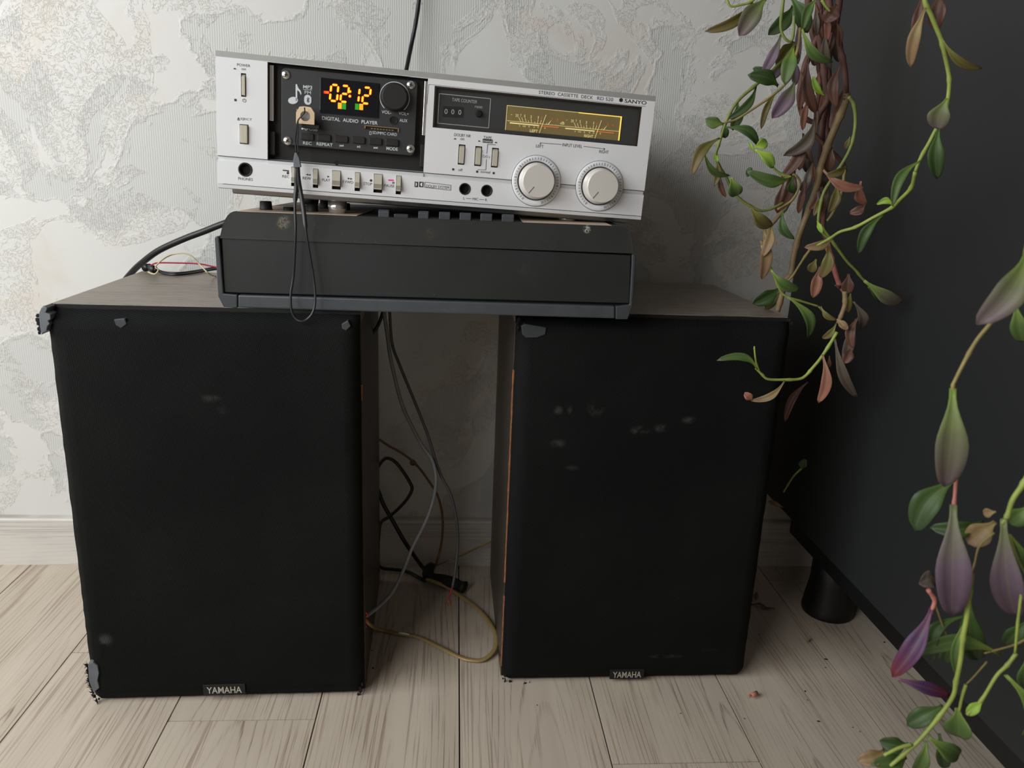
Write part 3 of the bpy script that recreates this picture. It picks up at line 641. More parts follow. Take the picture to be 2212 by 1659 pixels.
# switches and buttons
def rocker(s, mats=('key', 'keyd'), out=.003):
    x0, z0, x1, z1 = s; x0 += .0009; x1 -= .0009; z0 += .0009; z1 -= .0009
    bm = bmesh.new(); addprof(bm, [(.003, z0), (-out, z0 + .0006), (-out, z1 - (z1-z0)*.12), (.001, z1), (.003, z1)], x0, x1)
    o = finish('slide_switch', bm, MT[mats[0]], deck, bevel=.0003)
    box('switch_slot', MT['black'], deck, (s[0], .0026, s[1]), (s[2], .0035, s[3]))
for s in (s_pow, s_dnr, s_t1, s_t2): rocker(s)
x0, z0, x1, z1 = s_ej; box('eject_button', MT['key'], deck, (x0 + .0008, -.0042, z0 + .0008), (x1 - .0008, .003, z1 - .0008), bevel=.0006); box('switch_slot', MT['black'], deck, (x0, .0026, z0), (x1, .0035, z1))
for c, z, w, h in kr:
    box('key_slot', MT['black'], deck, (c - w/2 - .0003, .0027, z - h/2 - .0003), (c + w/2 + .0003, .0036, z + h/2 + .0003))
    t0, t1 = z + h/2 - .0004, z - h/2; bm = bmesh.new()
    addprof(bm, [(.004, t0), (-.002, t0), (-.0055, t0 - h*.52), (-.0045, t0 - h*.54), (-.0040, t0 - h*.70), (-.0055, t0 - h*.72), (-.0052, t0 - h*.80), (.002, t0 - h*.80)], c - w/2 + .0005, c + w/2 - .0005)
    tk = finish('transport_key', bm, MT['key'], deck, bevel=.0002)
    box('key_notch', MT['keyd'], tk, (c - w/2 + .0004, -.0056, t0 - h*.71), (c + w/2 - .0004, -.001, t0 - h*.53))
for (p, r), nm in zip(jacks, ('phones_socket', 'microphone_socket', 'microphone_socket')):
    bm = bmesh.new(); addlathe(bm, (p.x, -.0016, p.z), [(r * 1.02, .0012), (r * 1.02, -.0003), (r * .8, -.0003), (r * .74, .0042)], 32, cap=False); finish(nm, bm, MT['blackmatte'], deck, True)
    lathe('socket_hole', MT['black'], deck, (p.x, .0031, p.z), [(r, 0), (r, .001)], 24)
# meter window
box('window_back', MT['glass'], deck, (wx0 - .001, .0026, wz0 - .001), (wx1 + .001, .0036, wz1 + .001), label='smoked window behind which the meters sit')
bm = bmesh.new(); e = .0016
for a_ in ((wx0, wz0, wx1, wz0 + .0008), (wx0, wz1 - e, wx1, wz1), (wx0, wz0, wx0 + e, wz1), (wx1 - .0022, wz0, wx1, wz1)): addbox(bm, (a_[0], -.0012, a_[1]), (a_[2], .0026, a_[3]))
finish('window_frame', bm, plain('dark_brown_edge', '#2f2722', .4), deck)
wv = .0024
mq = quad(B, [(797,443),(1812,535),(1797,752),(785,660)], wv); ax0 = (mq[0][0]+mq[3][0])/2; ax1 = (mq[1][0]+mq[2][0])/2; az1 = (mq[0][1]+mq[1][1])/2; az0 = (mq[2][1]+mq[3][1])/2
box('meter_face', MT['meter'], deck, (ax0, wv, az0), (ax1, wv + .0004, az1), label='amber backlit meter panel')
bm = bmesh.new(); bv = lambda x, y: uw(B(x, y, wv - .0003))
addbox(bm, (ax0, wv - .0004, az1 - .0005), (ax1, wv, az1)); addbox(bm, (ax0, wv - .0004, az0), (ax0 + .0005, wv, az1)); finish('meter_border', bm, MT['mtick'], deck)
bm = bmesh.new(); addbox(bm, (ax1 - .0012, wv - .0005, az0), (ax1, wv, az1)); addbox(bm, (ax0 + (ax1-ax0)*.62, wv - .0005, az1 - .0009), (ax1, wv - .0001, az1)); finish('meter_glow_edge', bm, MT['meterhi'], deck)
bmT, bmR = bmesh.new(), bmesh.new(); tv2 = wv - .0004
poly_line(bmT, bv(800, 576), bv(1790, 672), .0004, tv2)
for ox, oy in ((0, 0), (490, 49)):
    f2 = lambda x, y: bv(x + ox, y + oy)
    for s, x, y, w_ in (('–', 840, 523, 14), ('20', 888, 530, 26), ('7', 922, 531, 10), ('5', 957, 535, 12), ('3', 1012, 542, 12), ('1', 1077, 548, 8)):
        T(B, bmT, s, x + ox, y + oy, x + ox - w_/2, x + ox + w_/2, 26 if s != '–' else 3, tv2)
    for s, x, y, w_ in (('0', 1107, 552, 13), ('3', 1200, 562, 12), ('6', 1248, 567, 12)): T(B, bmR, s, x + ox, y + oy, x + ox - w_/2, x + ox + w_/2, 22, tv2)
    for a_, b_ in (((903,545),(924,590)),((930,548),(945,591)),((960,553),(972,594)),((988,575),(992,595)),((1013,560),(1017,600)),((1045,585),(1047,603)),((1076,566),(1069,606)),((1104,570),(1092,609)),((1152,596),(1146,610)),((1190,575),(1165,612)),((1178,590),(1158,612))):
        poly_line(bmT, f2(*a_), f2(*b_), .0004, tv2)
    poly_line(bmT, f2(825, 595), f2(1085, 620), .0012, tv2); poly_line(bmR, f2(1100, 622), f2(1257, 638), .0012, tv2)
    for x in (912, 945, 960, 995, 1040, 1075, 1135): T(B, bmT, '0' if x != 912 else '%', x + ox, 622 + (x - 912) * .09 + oy, x + ox - 6, x + ox + 6, 14, tv2)
    poly_line(bmT, f2(1145, 525), f2(1085, 685), .0005, tv2 - .0004)
T(B, bmT, 'LEFT', 1037, 668, 1003, 1073, 28, tv2, True); T(B, bmT, 'RIGHT', 1523, 713, 1483, 1564, 28, tv2, True); T(B, bmT, 'dB', 1290, 598, 1271, 1308, 28, tv2)
finish('meter_scale', bmT, MT['mtick'], deck); finish('meter_red_scale', bmR, MT['mred'], deck, kind='stuff')
cq = quad(B, [(200,337),(655,382),(637,641),(187,598)], wv); cx0 = (cq[0][0]+cq[3][0])/2; cx1 = (cq[1][0]+cq[2][0])/2; cz1 = (cq[0][1]+cq[1][1])/2; cz0 = (cq[2][1]+cq[3][1])/2
bm = bmesh.new()
for a_, b_ in (((cx0,cz0),(cx1,cz0)),((cx1,cz0),(cx1,cz1)),((cx1,cz1),(cx0,cz1)),((cx0,cz1),(cx0,cz0))): poly_line(bm, a_, b_, .0006, wv)
T(B, bm, 'TAPE COUNTER', 425, 400, 315, 538, 32, wv - .0001); T(B, bm, 'reset', 550, 455, 516, 583, 24, wv - .0001)
finish('counter_print', bm, MT['white2'], deck)
for x, y in ((260,495),(320,498),(382,502)):
    p = B(x, y, wv); dd = box('counter_wheel', MT['blackmatte'], deck, (p.x - .0034, wv - .0002, p.z - .0052), (p.x + .0034, wv + .0006, p.z + .0052))
    bm = bmesh.new(); addtext(bm, '0', p.x, p.z, .003, .0048, wv - .0004); finish('wheel_digit', bm, MT['white2'], dd)
p = B(550, 515, wv); lathe('reset_button', MT['black'], deck, (p.x, wv, p.z), [(.0036, 0), (.0036, -.0012), (.0029, -.003), (.0024, -.0034)], 24, 'Y', True)
# input level knobs
for (x, y), hx in (((490, 575), 0), ((1352, 645), 1)):
    p = K(x, y); dial = lathe('level_dial', MT['silver'], deck, (p.x, -.0015, p.z), [(.0262, .001), (.0262, -.0016), (.0255, -.0024), (.0208, -.0024), (.0200, .0002), (.0199, .001)], 64, 'Y', True, label='silver ring numbered 0 to 10')
    bm = bmesh.new(); rv = -.0041
    for k in range(11):
        an = math.radians(235 - 30.4 * k); addtext(bm, str(k), p.x + .0231*math.cos(an), p.z + .0231*math.sin(an), .0026 if k == 10 else .0015, .0025, rv, rot=an - math.pi/2)
        if k < 10:
            for q in (1, 2, 3):
                aq = an - math.radians(30.4 * q / 4); poly_line(bm, (p.x + .0220*math.cos(aq), p.z + .0220*math.sin(aq)), (p.x + .0242*math.cos(aq), p.z + .0242*math.sin(aq)), .00028, rv)
    finish('dial_numbers', bm, MT['ink'], dial)
    bm = bmesh.new(); addlathe(bm, (p.x, -.0016, p.z), [(.0266, .0003), (.0266, -.0002)], 64); finish('dial_shadow_line', bm, MT['ink'], dial)
    lathe('dial_well', MT['ink'], dial, (p.x, -.0015, p.z), [(.0200, .0005), (.0200, -.0012)], 48)
    kn = lathe('level_knob', MT['knobm'], deck, (p.x, -.0015, p.z), [(.0192, 0), (.0190, -.004), (.0176, -.0045), (.0172, -.0145), (.0164, -.0158)], 64, 'Y', True, label='round silver knob with pointer line')
    bm = bmesh.new(); an = math.radians(233); d = Vector((math.cos(an), math.sin(an)))
    poly_line(bm, (p.x + d.x*.0075, p.z + d.y*.0075), (p.x + d.x*.0163, p.z + d.y*.0163), .0005, -.0175)
    finish('pointer', bm, MT['ink'], kn)
# printed lettering on the faceplate
bm = bmesh.new(); fv = -.00165
for s, x, y, x0, x1, h in (('POWER',382,270,318,445,28),('on',382,308,362,402,20),('EJECT',408,788,356,462,28),('PHONES',400,1357,332,471,29),('REC',785,1333,750,818,28),('REW',986,1350,947,1026,28),('PLAY',1170,1367,1131,1209,28),('F.FWD',1380,1386,1330,1429,28),('STOP',1568,1403,1527,1611,28),('PAUSE',1775,1422,1726,1824,28)):
    T(A, bm, s, x, y, x0, x1, h, fv)
for s, x, y, x0, x1, h in (('STEREO  CASSETTE  DECK',1322,349,1080,1564,32),('RD S20',1668,384,1597,1739,32),('DOLBY NR',406,706,333,480,28),('on',404,740,388,420,20),('off',387,1012,369,407,24),('TAPE',628,727,592,665,28),('CrO',607,893,587,632,26),('2',643,899,637,650,18),('normal',608,1030,567,652,24),
        ('INPUT LEVEL',1378,797,1291,1467,30),('LEFT',1090,802,1057,1124,28),('RIGHT',1657,852,1615,1698,30),('L',420,1262,414,428,24),('MIC',520,1270,495,545,24),('R',615,1277,607,624,24),('DOLBY SYSTEM',186,1162,84,289,28)):
    T(B, bm, s, x, y, x0, x1, h, fv)
T(B, bm, 'SANYO', 1937, 410, 1840, 2036, 36, fv, True)
ap = lambda x, y: uw(A(x, y, fv)); bp = lambda x, y: uw(B(x, y, fv))
lw = .0004
def L2(a_, b_, w=lw): poly_line(bm, bp(*a_), bp(*b_), w, fv)
c = bp(1808, 394)
for k in range(6):
    an = math.pi/6 + k * math.pi / 3; addflat(bm, circ(c[0] + .0013*math.cos(an), c[1] + .0013*math.sin(an), .00085, 10), fv)
addflat(bm, circ(c[0], c[1], .0009, 10), fv)
L2((1095,772),(1280,787)); L2((1476,803),(1660,826)); L2((1096,770),(1094,785), .0009); L2((1661,820),(1659,835), .0009)
L2((437,1264),(485,1266)); L2((553,1272),(597,1275)); L2((628,785),(620,868)); L2((617,918),(612,1010)); L2((612,1012),(538,1010)); L2((628,785),(700,790))
for a_, b_ in (((72,1120),(303,1148)),((303,1148),(300,1192)),((300,1192),(70,1166)),((70,1166),(72,1120))): L2(a_, b_)
for a_, b_ in (((106,254),(2024,450)),((106,254),(90,430))): L2(a_, b_, .00025)
for x, y in ((323,1007),(535,1027),(681,1040)): c = bp(x, y); addflat(bm, rrect(c[0], c[1], .0021, .0021, .0001), fv)
for x, y in ((340,738),(553,758),(702,771)): c = bp(x, y); addflat(bm, [(c[0] + .0012*math.cos(math.pi*k/8), c[1] - .0004 + .0012*math.sin(math.pi*k/8)) for k in range(9)], fv)
c = ap(303, 602); addflat(bm, rrect(c[0], c[1], .0021, .0021, .0001), fv); c = ap(297, 304); addflat(bm, [(c[0] + .0012*math.cos(math.pi*k/8), c[1] - .0004 + .0012*math.sin(math.pi*k/8)) for k in range(9)], fv)
addflat(bm, [ap(320,783), ap(333,768), ap(345,784)], fv); poly_line(bm, ap(321,791), ap(345,793), .0007, fv)
def tri(x, y, d, s=11): addflat(bm, [ap(x - s*d, y - s*.8), ap(x + s*d, y), ap(x - s*d, y + s*.8)], fv)
tri(986,1315,-1); tri(1010,1318,-1); tri(1193,1334,1); tri(1388,1352,1); tri(1412,1355,1)
c = ap(1599, 1371); addflat(bm, rrect(c[0], c[1], .0022, .0022, .0001), fv)
poly_line(bm, ap(1807,1383), ap(1806,1402), .0007, fv); poly_line(bm, ap(1819,1384), ap(1818,1403), .0007, fv)
poly_line(bm, ap(755,1273), ap(812,1279), .0011, fv); poly_line(bm, ap(808,1279), ap(806,1296), .0011, fv); c = ap(804, 1301); addflat(bm, circ(c[0], c[1], .0012, 12), fv)
# power symbol and double-D mark
c = ap(388, 606)
for k in range(12):
    a0 = math.radians(120 + 300 * k / 12); a1 = math.radians(120 + 300 * (k+1) / 12); poly_line(bm, (c[0] + .0016*math.cos(a0), c[1] + .0016*math.sin(a0)), (c[0] + .0016*math.cos(a1), c[1] + .0016*math.sin(a1)), .0003, fv)
poly_line(bm, (c[0], c[1]), (c[0], c[1] + .002), .0003, fv)
finish('lettering', bm, MT['ink'], deck, kind='stuff')
bm = bmesh.new(); c = B(628, 757, fv); addflat(bm, rrect(c.x, c.z, .0104, .0038, .0001), fv + .0001); 
for x0, x1, d in ((-18, 12, 1), (22, 60, -1)):
    c0 = bp(x0, 1139); c1 = bp(x1, 1139); wv_ = (c1[0] - c0[0]); hh_ = .0054
    addflat(bm, rect(c0[0], c0[1] - hh_/2, c1[0], c0[1] + hh_/2), fv)
finish('logo_block', bm, MT['ink'], deck)
bm = bmesh.new(); T(B, bm, 'metal', 627, 757, 590, 666, 24, fv - .0004)
for x0, x1, d in ((-18, 12, 1), (22, 60, -1)):
    c0 = bp(x0, 1139); c1 = bp(x1, 1139); xs_ = c0[0] + .0011 if d == 1 else c1[0] - .0011; n_ = 10; rr_ = (c1[0] - c0[0]) - .0022
    addflat(bm, [(xs_, c0[1] - .0019)] + [(xs_ + d * rr_ * math.sin(math.pi * k / n_), c0[1] - .0019 * math.cos(math.pi * k / n_)) for k in range(1, n_)] + [(xs_, c0[1] + .0019)], fv - .0003)
finish('logo_cutout', bm, MT['silver'], deck)
bm = bmesh.new(); poly_line(bm, ap(1764,1367), ap(1815,1369), .0013, fv); finish('pink_mark', bm, MT['pink'], deck, label='pink bar above the pause key')
# case, chassis and feet
box('case', MT['deckbody'], deck, (-DW/2 + .004, .013, .0), (DW/2 - .004, .225, DH - .002), bevel=.002)
box('front_frame', MT['deckbody'], deck, (-DW/2 + .004, .0045, .001), (bx0 - .003, .013, DH - .002))
box('front_frame', MT['deckbody'], deck, (bx1 + .003, .0045, .001), (DW/2 - .004, .013, DH - .002))
bm = bmesh.new(); addprof(bm, [(.010, .001), (.012, -.0048), (.016, -.0058), (.22, -.0058), (.22, .001)], -DW/2 + .0115, DW/2 - .0115); finish('chassis', bm, MT['steel'], deck, bevel=.0006)
for u, v in ((-.1065, .030), (.147, .030), (-.15, .19), (.17, .19)):
    q = FD.m @ Vector((u, v, -.0058)); hgt_ = max(.0006, min(.016, q.z - (SH + rb) - .0005))
    lathe('foot', MT['chrome'] if v < .1 else MT['blackmatte'], deck, (u, v, -.0057), [(.010, 0), (.0098, -hgt_*.6), (.0086, -hgt_)], 28, 'Z', True)
# ================================================================== USB STICK WITH LANYARD
p = G(600, 715, -.008)
us = thing('usb_stick', 'beige usb plug on a black lanyard, stuck in the player module', 'usb stick', mat4=FD.m @ Matrix.Translation((p.x, 0, p.z)))
bw, bh = .0176, .0164
out = [(-bw/2, -bh/2), (bw/2, -bh/2), (bw/2, bh*.18), (bw*.3, bh*.48), (bw*.12, bh/2), (-bw*.12, bh/2), (-bw*.32, bh*.46), (-bw/2, bh*.12)]
plate('plug_body', MT['usb'], us, out, [circ(0, -.0008, .0048)], -.0125, -.0085)
box('plug_shell', MT['chrome'], us, (-.006, -.0086, -.0074), (.0068, mv, -.0022)); lathe('ring_liner', MT['chrome'], us, (0, -.0086, -.0008), [(.0049, 0), (.0049, .0006)], 24)
box('plug_cap', MT['blackmatte'], us, (-.0045, -.0095, -.0115), (.0135, mv - .001, -.0079), bevel=.0006)
iu = us.matrix_world.inverted()
bpy.context.view_layer.update(); iu = (FD.m @ Matrix.Translation((p.x, 0, p.z))).inverted()
LY = lambda px, py, y: iu @ ony(px, py, y)
yl = (FD.m @ Vector((p.x, -.016, p.z))).y; yr = FC.m.translation.y + .004
tube('cord', MT['cblack'], us, [LY(658,233,yl-.001), LY(658,243,yl-.004), LY(652,250,yl-.004), LY(643,262,yl-.003), LY(640,285,yl-.002), LY(638,305,yl), LY(640,332,yl)], .0007, 5, 6)
tube('cord', MT['cblack'], us, [LY(644,262,yl-.003), LY(644,290,yl-.002), LY(643,310,yl), LY(645,332,yl)], .0006, 5, 6)
bm = bmesh.new(); cpts = [LY(637,330,yl-.001), LY(641,329,yl-.001), LY(647,342,yl-.001), LY(651,361,yl-.001), LY(634,363,yl-.001), LY(634,345,yl-.001)]
V0 = [bm.verts.new(q + Vector((0, -.002, 0))) for q in cpts]; V1 = [bm.verts.new(q + Vector((0, .003, 0))) for q in cpts]
bm.faces.new(V0); bm.faces.new(V1[::-1])
for i in range(6): bm.faces.new([V0[i], V1[i], V1[(i+1) % 6], V0[(i+1) % 6]])
finish('clip', bm, MT['plast'], us, bevel=.0006)
c3 = lambda x, y: (440 + .22604 * x, 400 + .22604 * y)
Y0 = yl; Y1 = FC.m.translation.y - .005
lan = [((893,-180),Y0),((888,-80),Y0),((885,30),Y0),((872,200),Y1+.004),((878,420),Y1),((868,700),Y1),((856,880),Y1),((832,1040),Y1-.002),((836,1180),Y1-.004),((870,1265),Y1-.005),((930,1300),Y1-.006),((990,1280),Y1-.005),((1045,1210),Y1-.004),((1066,1080),Y1-.002),((1048,880),Y1),((1010,650),Y1),((975,430),Y1),((955,250),Y1+.004),((925,60),Y0),((905,-60),Y0),((898,-180),Y0)]
tube('lanyard', MT['cblack'], us, [LY(*c3(*q), y) for q, y in lan], lambda s: .0023 if s < .14 or s > .8 else .0013, 6, 8, .45, Vector((0, 1, 0)))
# ================================================================== CABLES
ct = lambda x, y: (740 + .4822 * x, 660 + .4822 * y)
def cable(name, label, cat, mat, pts, rad, group=None, flat=1.0, n=6, sides=8, up=None, parent=None):
    P = [q if isinstance(q, Vector) else (onz(q[0], q[1], q[3]) if q[2] == 'z' else ony(q[0], q[1], q[3])) for q in pts]
    if parent: 
        return tube(name, mat, parent, [q - parent.location for q in P], rad, n, sides, flat, up)
    base = P[-1].copy(); o = tube(name, mat, None, [q - base for q in P], rad, n, sides, flat, up); o.location = base
    o['label'] = label; o['category'] = cat
    if group: o['group'] = group
    return o
def cy(x, y, d): a, b = ct(x, y); return (a, b, 'y', d)
def cz_(x, y, z): a, b = ct(x, y); return (a, b, 'z', z)
cg = 'grey speaker cables between the speakers'
k1 = cable('speaker_cable', 'dark grey speaker cable hanging between the speakers, ending in bare red copper', 'cable', MT['cgrey2'],
   [(842,665,'y',.99), cy(211,30,.985), cy(222,170,.985), cy(255,265,.98), cy(300,375,.975), cy(345,485,.97), cy(385,590,.965), cy(412,680,.96), cy(440,760,.96), cy(485,850,.96), cy(510,960,.965), cy(516,1060,.97), cy(506,1180,.96), cy(492,1262,.955)], .0019, cg)
kc = bpy.data.objects.new('bare_wire', None); bpy.data.objects.remove(kc)
b0 = k1.location
tube('red_wire', MT['cred'], k1, [ony(*ct(492,1262),.955)-b0, ony(*ct(482,1290),.953)-b0, ony(*ct(476,1308),.953)-b0], .0011, 4)
tube('copper_strands', MT['copper'], k1, [ony(*ct(476,1308),.953)-b0, ony(*ct(466,1325),.953)-b0, ony(*ct(474,1342),.953)-b0, ony(*ct(484,1330),.953)-b0, ony(*ct(476,1312),.952)-b0], .0007, 5)
k2 = cable('speaker_cable', 'light grey speaker cable curving forward to the left speaker side', 'cable', MT['cgrey'],
   [(831,665,'y',.985), cy(186,30,.98), cy(200,130,.98), cy(218,250,.975), cy(262,430,.97), cy(305,530,.965), cy(355,625,.96), cy(400,690,.955), cy(418,770,.95), cy(408,860,.95), cy(375,960,.94), cy(312,1085,.93), cy(275,1180,.92), cy(225,1280,.895), cy(165,1345,.87), cy(120,1380,.853), cy(104,1393,.845)], .0024, cg)
k3 = cable('speaker_cable', 'clear gold twin cable looping over the floor between the speakers', 'cable', MT['ctan'],
   [cy(100,1402,.845), cy(116,1424,.85), cz_(150,1445,.010), cz_(240,1468,.004), cz_(330,1482,.004), cz_(420,1522,.004), cz_(520,1572,.004), cz_(575,1588,.004), cz_(630,1586,.004), cz_(675,1550,.005), cz_(690,1500,.006), cz_(678,1455,.005), cz_(640,1395,.004), cz_(590,1345,.004), cz_(520,1295,.004), cz_(470,1262,.006), cz_(420,1240,.012), cz_(375,1225,.012)], .0036, None, .5, up=Vector((0, 0, 1)))
bb = k3.location; P3 = [onz(*ct(x, y), .0075) - bb for x, y in ((250,1466),(275,1470),(300,1474))]
tube('white_paint_blot', MT['silver'], k3, P3, lambda s: .0022 * (1 - abs(s - .4)), 4, 6, .4)
tube('copper_strands', MT['copper'], k3, [ony(*ct(96,1368),.840)-bb, ony(*ct(110,1385),.842)-bb, ony(*ct(98,1400),.840)-bb, ony(*ct(112,1412),.842)-bb, ony(*ct(99,1424),.840)-bb, ony(*ct(104,1440),.840)-bb], .0014, 5)
k4 = cable('speaker_cable', 'knotted brown twin cable hanging near the wall behind the left speaker', 'cable', MT['cbrown'],
   [cy(120,580,1.10), cy(160,598,1.10), cy(205,628,1.10), cy(250,652,1.10), cy(305,690,1.09), cy(345,730,1.09), cy(385,785,1.08), cy(425,850,1.08), cy(447,940,1.07), cy(446,1040,1.05), cy(428,1130,1.03), cz_(405,1185,.012), cz_(385,1215,.010)], .0019)
bb = k4.location; kp = ony(*ct(318,705),1.088) - bb
tube('knot', MT['cbrown'], k4, [kp + Vector(q) for q in ((-.006,0,.006),(-.001,-.003,.005),(.003,0,-.001),(-.002,.003,-.004),(-.004,-.001,.001),(.001,-.004,.003),(.005,0,-.005))], .0018, 5)
cable('speaker_cable', 'thin tan twin cable running along the floor to the right speaker back', 'cable', MT['ctan'], [cy(700,1035,1.115), cy(660,1058,1.11), cy(600,1086,1.105), cy(540,1116,1.09), cy(470,1144,1.075), cz_(430,1160,.007), cz_(400,1175,.010)], .0018, None, .6)
pc = thing('power_lead', 'black power cord looping beside the left speaker to a taped connector', 'cord', onz(*ct(450,1235), 0))
cable('cord', '', '', MT['cblack'], [cy(140,760,1.09), cy(160,722,1.09), cy(180,694,1.09), cy(203,684,1.09), cy(235,700,1.09), cy(270,742,1.09), cy(300,790,1.09), cy(311,822,1.09), cy(290,865,1.09), cy(250,910,1.09), cy(205,948,1.09), cy(172,972,1.085), cy(163,1020,1.08), cy(158,1100,1.07), cz_(160,1155,.02), cz_(178,1176,.006), cz_(225,1182,.006), cz_(285,1190,.006), cz_(330,1212,.006), cz_(370,1234,.008)], .0026, parent=pc)
cable('cord', '', '', MT['cblack'], [cy(140,790,1.10), cy(160,830,1.10), cy(185,895,1.095), cy(225,965,1.09), cy(270,1045,1.08), cy(310,1105,1.07), cz_(345,1155,.02), cz_(378,1195,.012)], .0032, parent=pc)
q0 = pc.location
tube('taped_connector', MT['tape'], pc, [onz(*ct(x, y), z) - q0 for x, y, z in ((405,1160,.022),(388,1180,.018),(383,1202,.014),(400,1216,.012),(440,1228,.011),(480,1240,.010),(515,1252,.011),(546,1262,.012))], lambda s: .006 + .003 * abs(math.sin(s * 7)) + .0022 * s, 4, 8, .75, Vector((0, 0, 1)))
# cables behind the left of the stack
SHp = SH + .001
cable('power_cable', 'thick black cable rising from behind the left speaker to the music unit', 'cable', MT['cblack'], [ony(250,630,1.10), ony(285,588,1.09), ony(310,565,1.08), ony(345,540,1.07), ony(400,515,1.06), ony(440,500,1.055), ony(475,486,1.05), ony(520,470,1.05)], .0042, sides=12)
ca = thing('adapter_cable', 'black barrel plug with twin lead lying on the left speaker top', 'cable', onz(325,585,SHp))
q0 = ca.location
pa = [onz(313,579,SH+.0055) - q0, onz(322,577,SH+.006) - q0, onz(333,582,SH+.006) - q0]
tube('plug', MT['cblack'], ca, pa, .0048, 3, 14)
tube('strain_relief', MT['cblack'], ca, [pa[-1], onz(341,583,SH+.005) - q0], lambda s: .0032 - .0012 * s, 3, 10)
for dz in (0, 3.5): tube('lead', MT['cblack'], ca, [onz(340,583+dz*.3,SH+.004)-q0, onz(355,588+dz,SH+.002)-q0, onz(385,590+dz,SH+.002)-q0, onz(425,585+dz,SH+.002)-q0, onz(465,578+dz,SH+.002)-q0, onz(520,572+dz,SH+.002)-q0], .0015, 5)
cable('signal_wire', 'thin red wire running level behind the black plug', 'wire', MT['cred'], [ony(326,573,1.03), ony(340,568,1.03), ony(380,568,1.03), ony(430,570,1.03), ony(466,577,1.03), ony(520,585,1.03)], .0010)
cable('signal_wire', 'thin cream wire arching over the black plug', 'wire', MT['ccream'], [ony(320,588,.99), ony(334,592,.985), ony(342,583,.985), ony(336,576,.985), ony(352,560,.99), ony(372,550,1.0), ony(395,547,1.0), ony(415,554,1.0), ony(432,572,1.0), ony(450,590,.99), onz(466,597,SHp), onz(500,606,SHp)], .0009)
cable('aerial_cable', 'thin black cable rising up the wall from behind the tape deck', 'cable', MT['cblack'], [ony(908,-60,1.13), ony(905,0,1.13), ony(898,50,1.125), ony(888,100,1.12), ony(878,150,1.10), ony(870,190,1.09)], .0028)
cable('speaker_cable', 'short black cable stub hanging at the inner edge of the left speaker', 'cable', MT['cblack'], [ony(832,660,1.0), ony(826,678,1.0), ony(818,700,1.0), ony(806,720,1.0)], .0022)
# ================================================================== DARK CABINET
KX = .512
cab = thing('wardrobe', 'tall dark grey cabinet on round black legs at the right', 'cabinet', (KX, .4, 0))
rel = lambda a, b: (tuple(x - y for x, y in zip(a, cab.location)), tuple(x - y for x, y in zip(b, cab.location)))
def cbox(name, mat, a, b, **k): a, b = rel(a, b); return box(name, mat, cab, a, b, **k)
cbox('side_panel', MT['cabd'], (KX, .32, .1305), (KX + .018, WY - .002, 2.1), bevel=.0008)
cbox('carcass', MT['cabblk'], (KX + .019, .325, .132), (KX + .95, WY - .003, 2.09))
cbox('bottom_rail', MT['cabblk'], (KX + .001, .34, .109), (KX + .03, 1.037, .1303))
for x, y in ((.569, .996), (.569, .44), (1.4, .996), (1.4, .44)):
    lathe('leg', MT['cabblk'], cab, (x - KX, y - .4, 0), [(.0365, 0), (.0375, .004), (.0365, .012), (.031, .05), (.0305, .132)], 36, 'Z', True)
# ================================================================== PLANT
def leafmat(name, c0, c1, c2, tr=.15):
    t = NT(name); uv = t.n('ShaderNodeUVMap'); xs = t.n('ShaderNodeSeparateXYZ'); t.t.links.new(uv.outputs[0], xs.inputs[0])
    n = t.noise(t.coord(), 45, 4); f = t.math('ADD', xs.outputs[1], t.math('MULTIPLY', t.math('SUBTRACT', n, .5), .5))
    col = t.ramp(f, [(0, srgb(c0)), (.45, srgb(c1)), (.95, srgb(c2))])
    vein = t.math('SUBTRACT', 1.0, t.step(t.math('ABSOLUTE', t.math('SUBTRACT', xs.outputs[0], .5)), .0, .07))
    col = t.mix(t.math('MULTIPLY', vein, .10), col, srgb('#a9b070'))
    t.bump(t.noise(t.coord(), 300, 2), .1, .0003)
    t.b.inputs['Subsurface Weight'].default_value = 0
    m = t.fin(col, .5, 0, .4)
    tl = t.n('ShaderNodeBsdfTranslucent'); t.t.links.new(col, tl.inputs[0]); mx = t.n('ShaderNodeMixShader'); mx.inputs[0].default_value = tr
    outn = t.t.nodes['Material Output']; t.t.links.new(t.b.outputs[0], mx.inputs[1]); t.t.links.new(tl.outputs[0], mx.inputs[2]); t.t.links.new(mx.outputs[0], outn.inputs[0])
    return m
LM = dict(g=leafmat('leaf_green', '#7f9640', '#56713a', '#4f6238'), d=leafmat('leaf_dark_green', '#4e6a2e', '#3c5629', '#36492a'), l=leafmat('leaf_lime', '#9db83a', '#8db040', '#7f9f44'),
 p=leafmat('leaf_purple', '#6d7a48', '#6e5e6c', '#5d4a5c'), m=leafmat('leaf_green_purple', '#7a9440', '#6a7050', '#706068'), o=leafmat('leaf_olive', '#7c7c3c', '#64602f', '#6b5b3a'),
 b=leafmat('leaf_brown', '#6b4a3c', '#573c34', '#6a463a', .08), k=leafmat('leaf_pink_brown', '#9a7460', '#8c5f50', '#a0705c'), t=leafmat('leaf_tan', '#9c8c5c', '#8a7550', '#8c7158'),
 y=leafmat('leaf_grey_brown', '#6b6154', '#5d544c', '#564a46', .08), v=leafmat('leaf_violet', '#7a5468', '#4c3358', '#6a2834'))
STM = dict(g=plain('stem_green', '#72803f', .55, 0, .25), l=plain('stem_lime', '#8c9c4a', .55, 0, .2), b=plain('stem_brown', '#5f4038', .7, 0, .3), o=plain('stem_olive', '#8a7e4e', .6, 0, .25), k=plain('stem_pink', '#b07068', .6, 0, .2), t=plain('stem_tan', '#7c6a4a', .6, 0, .2))
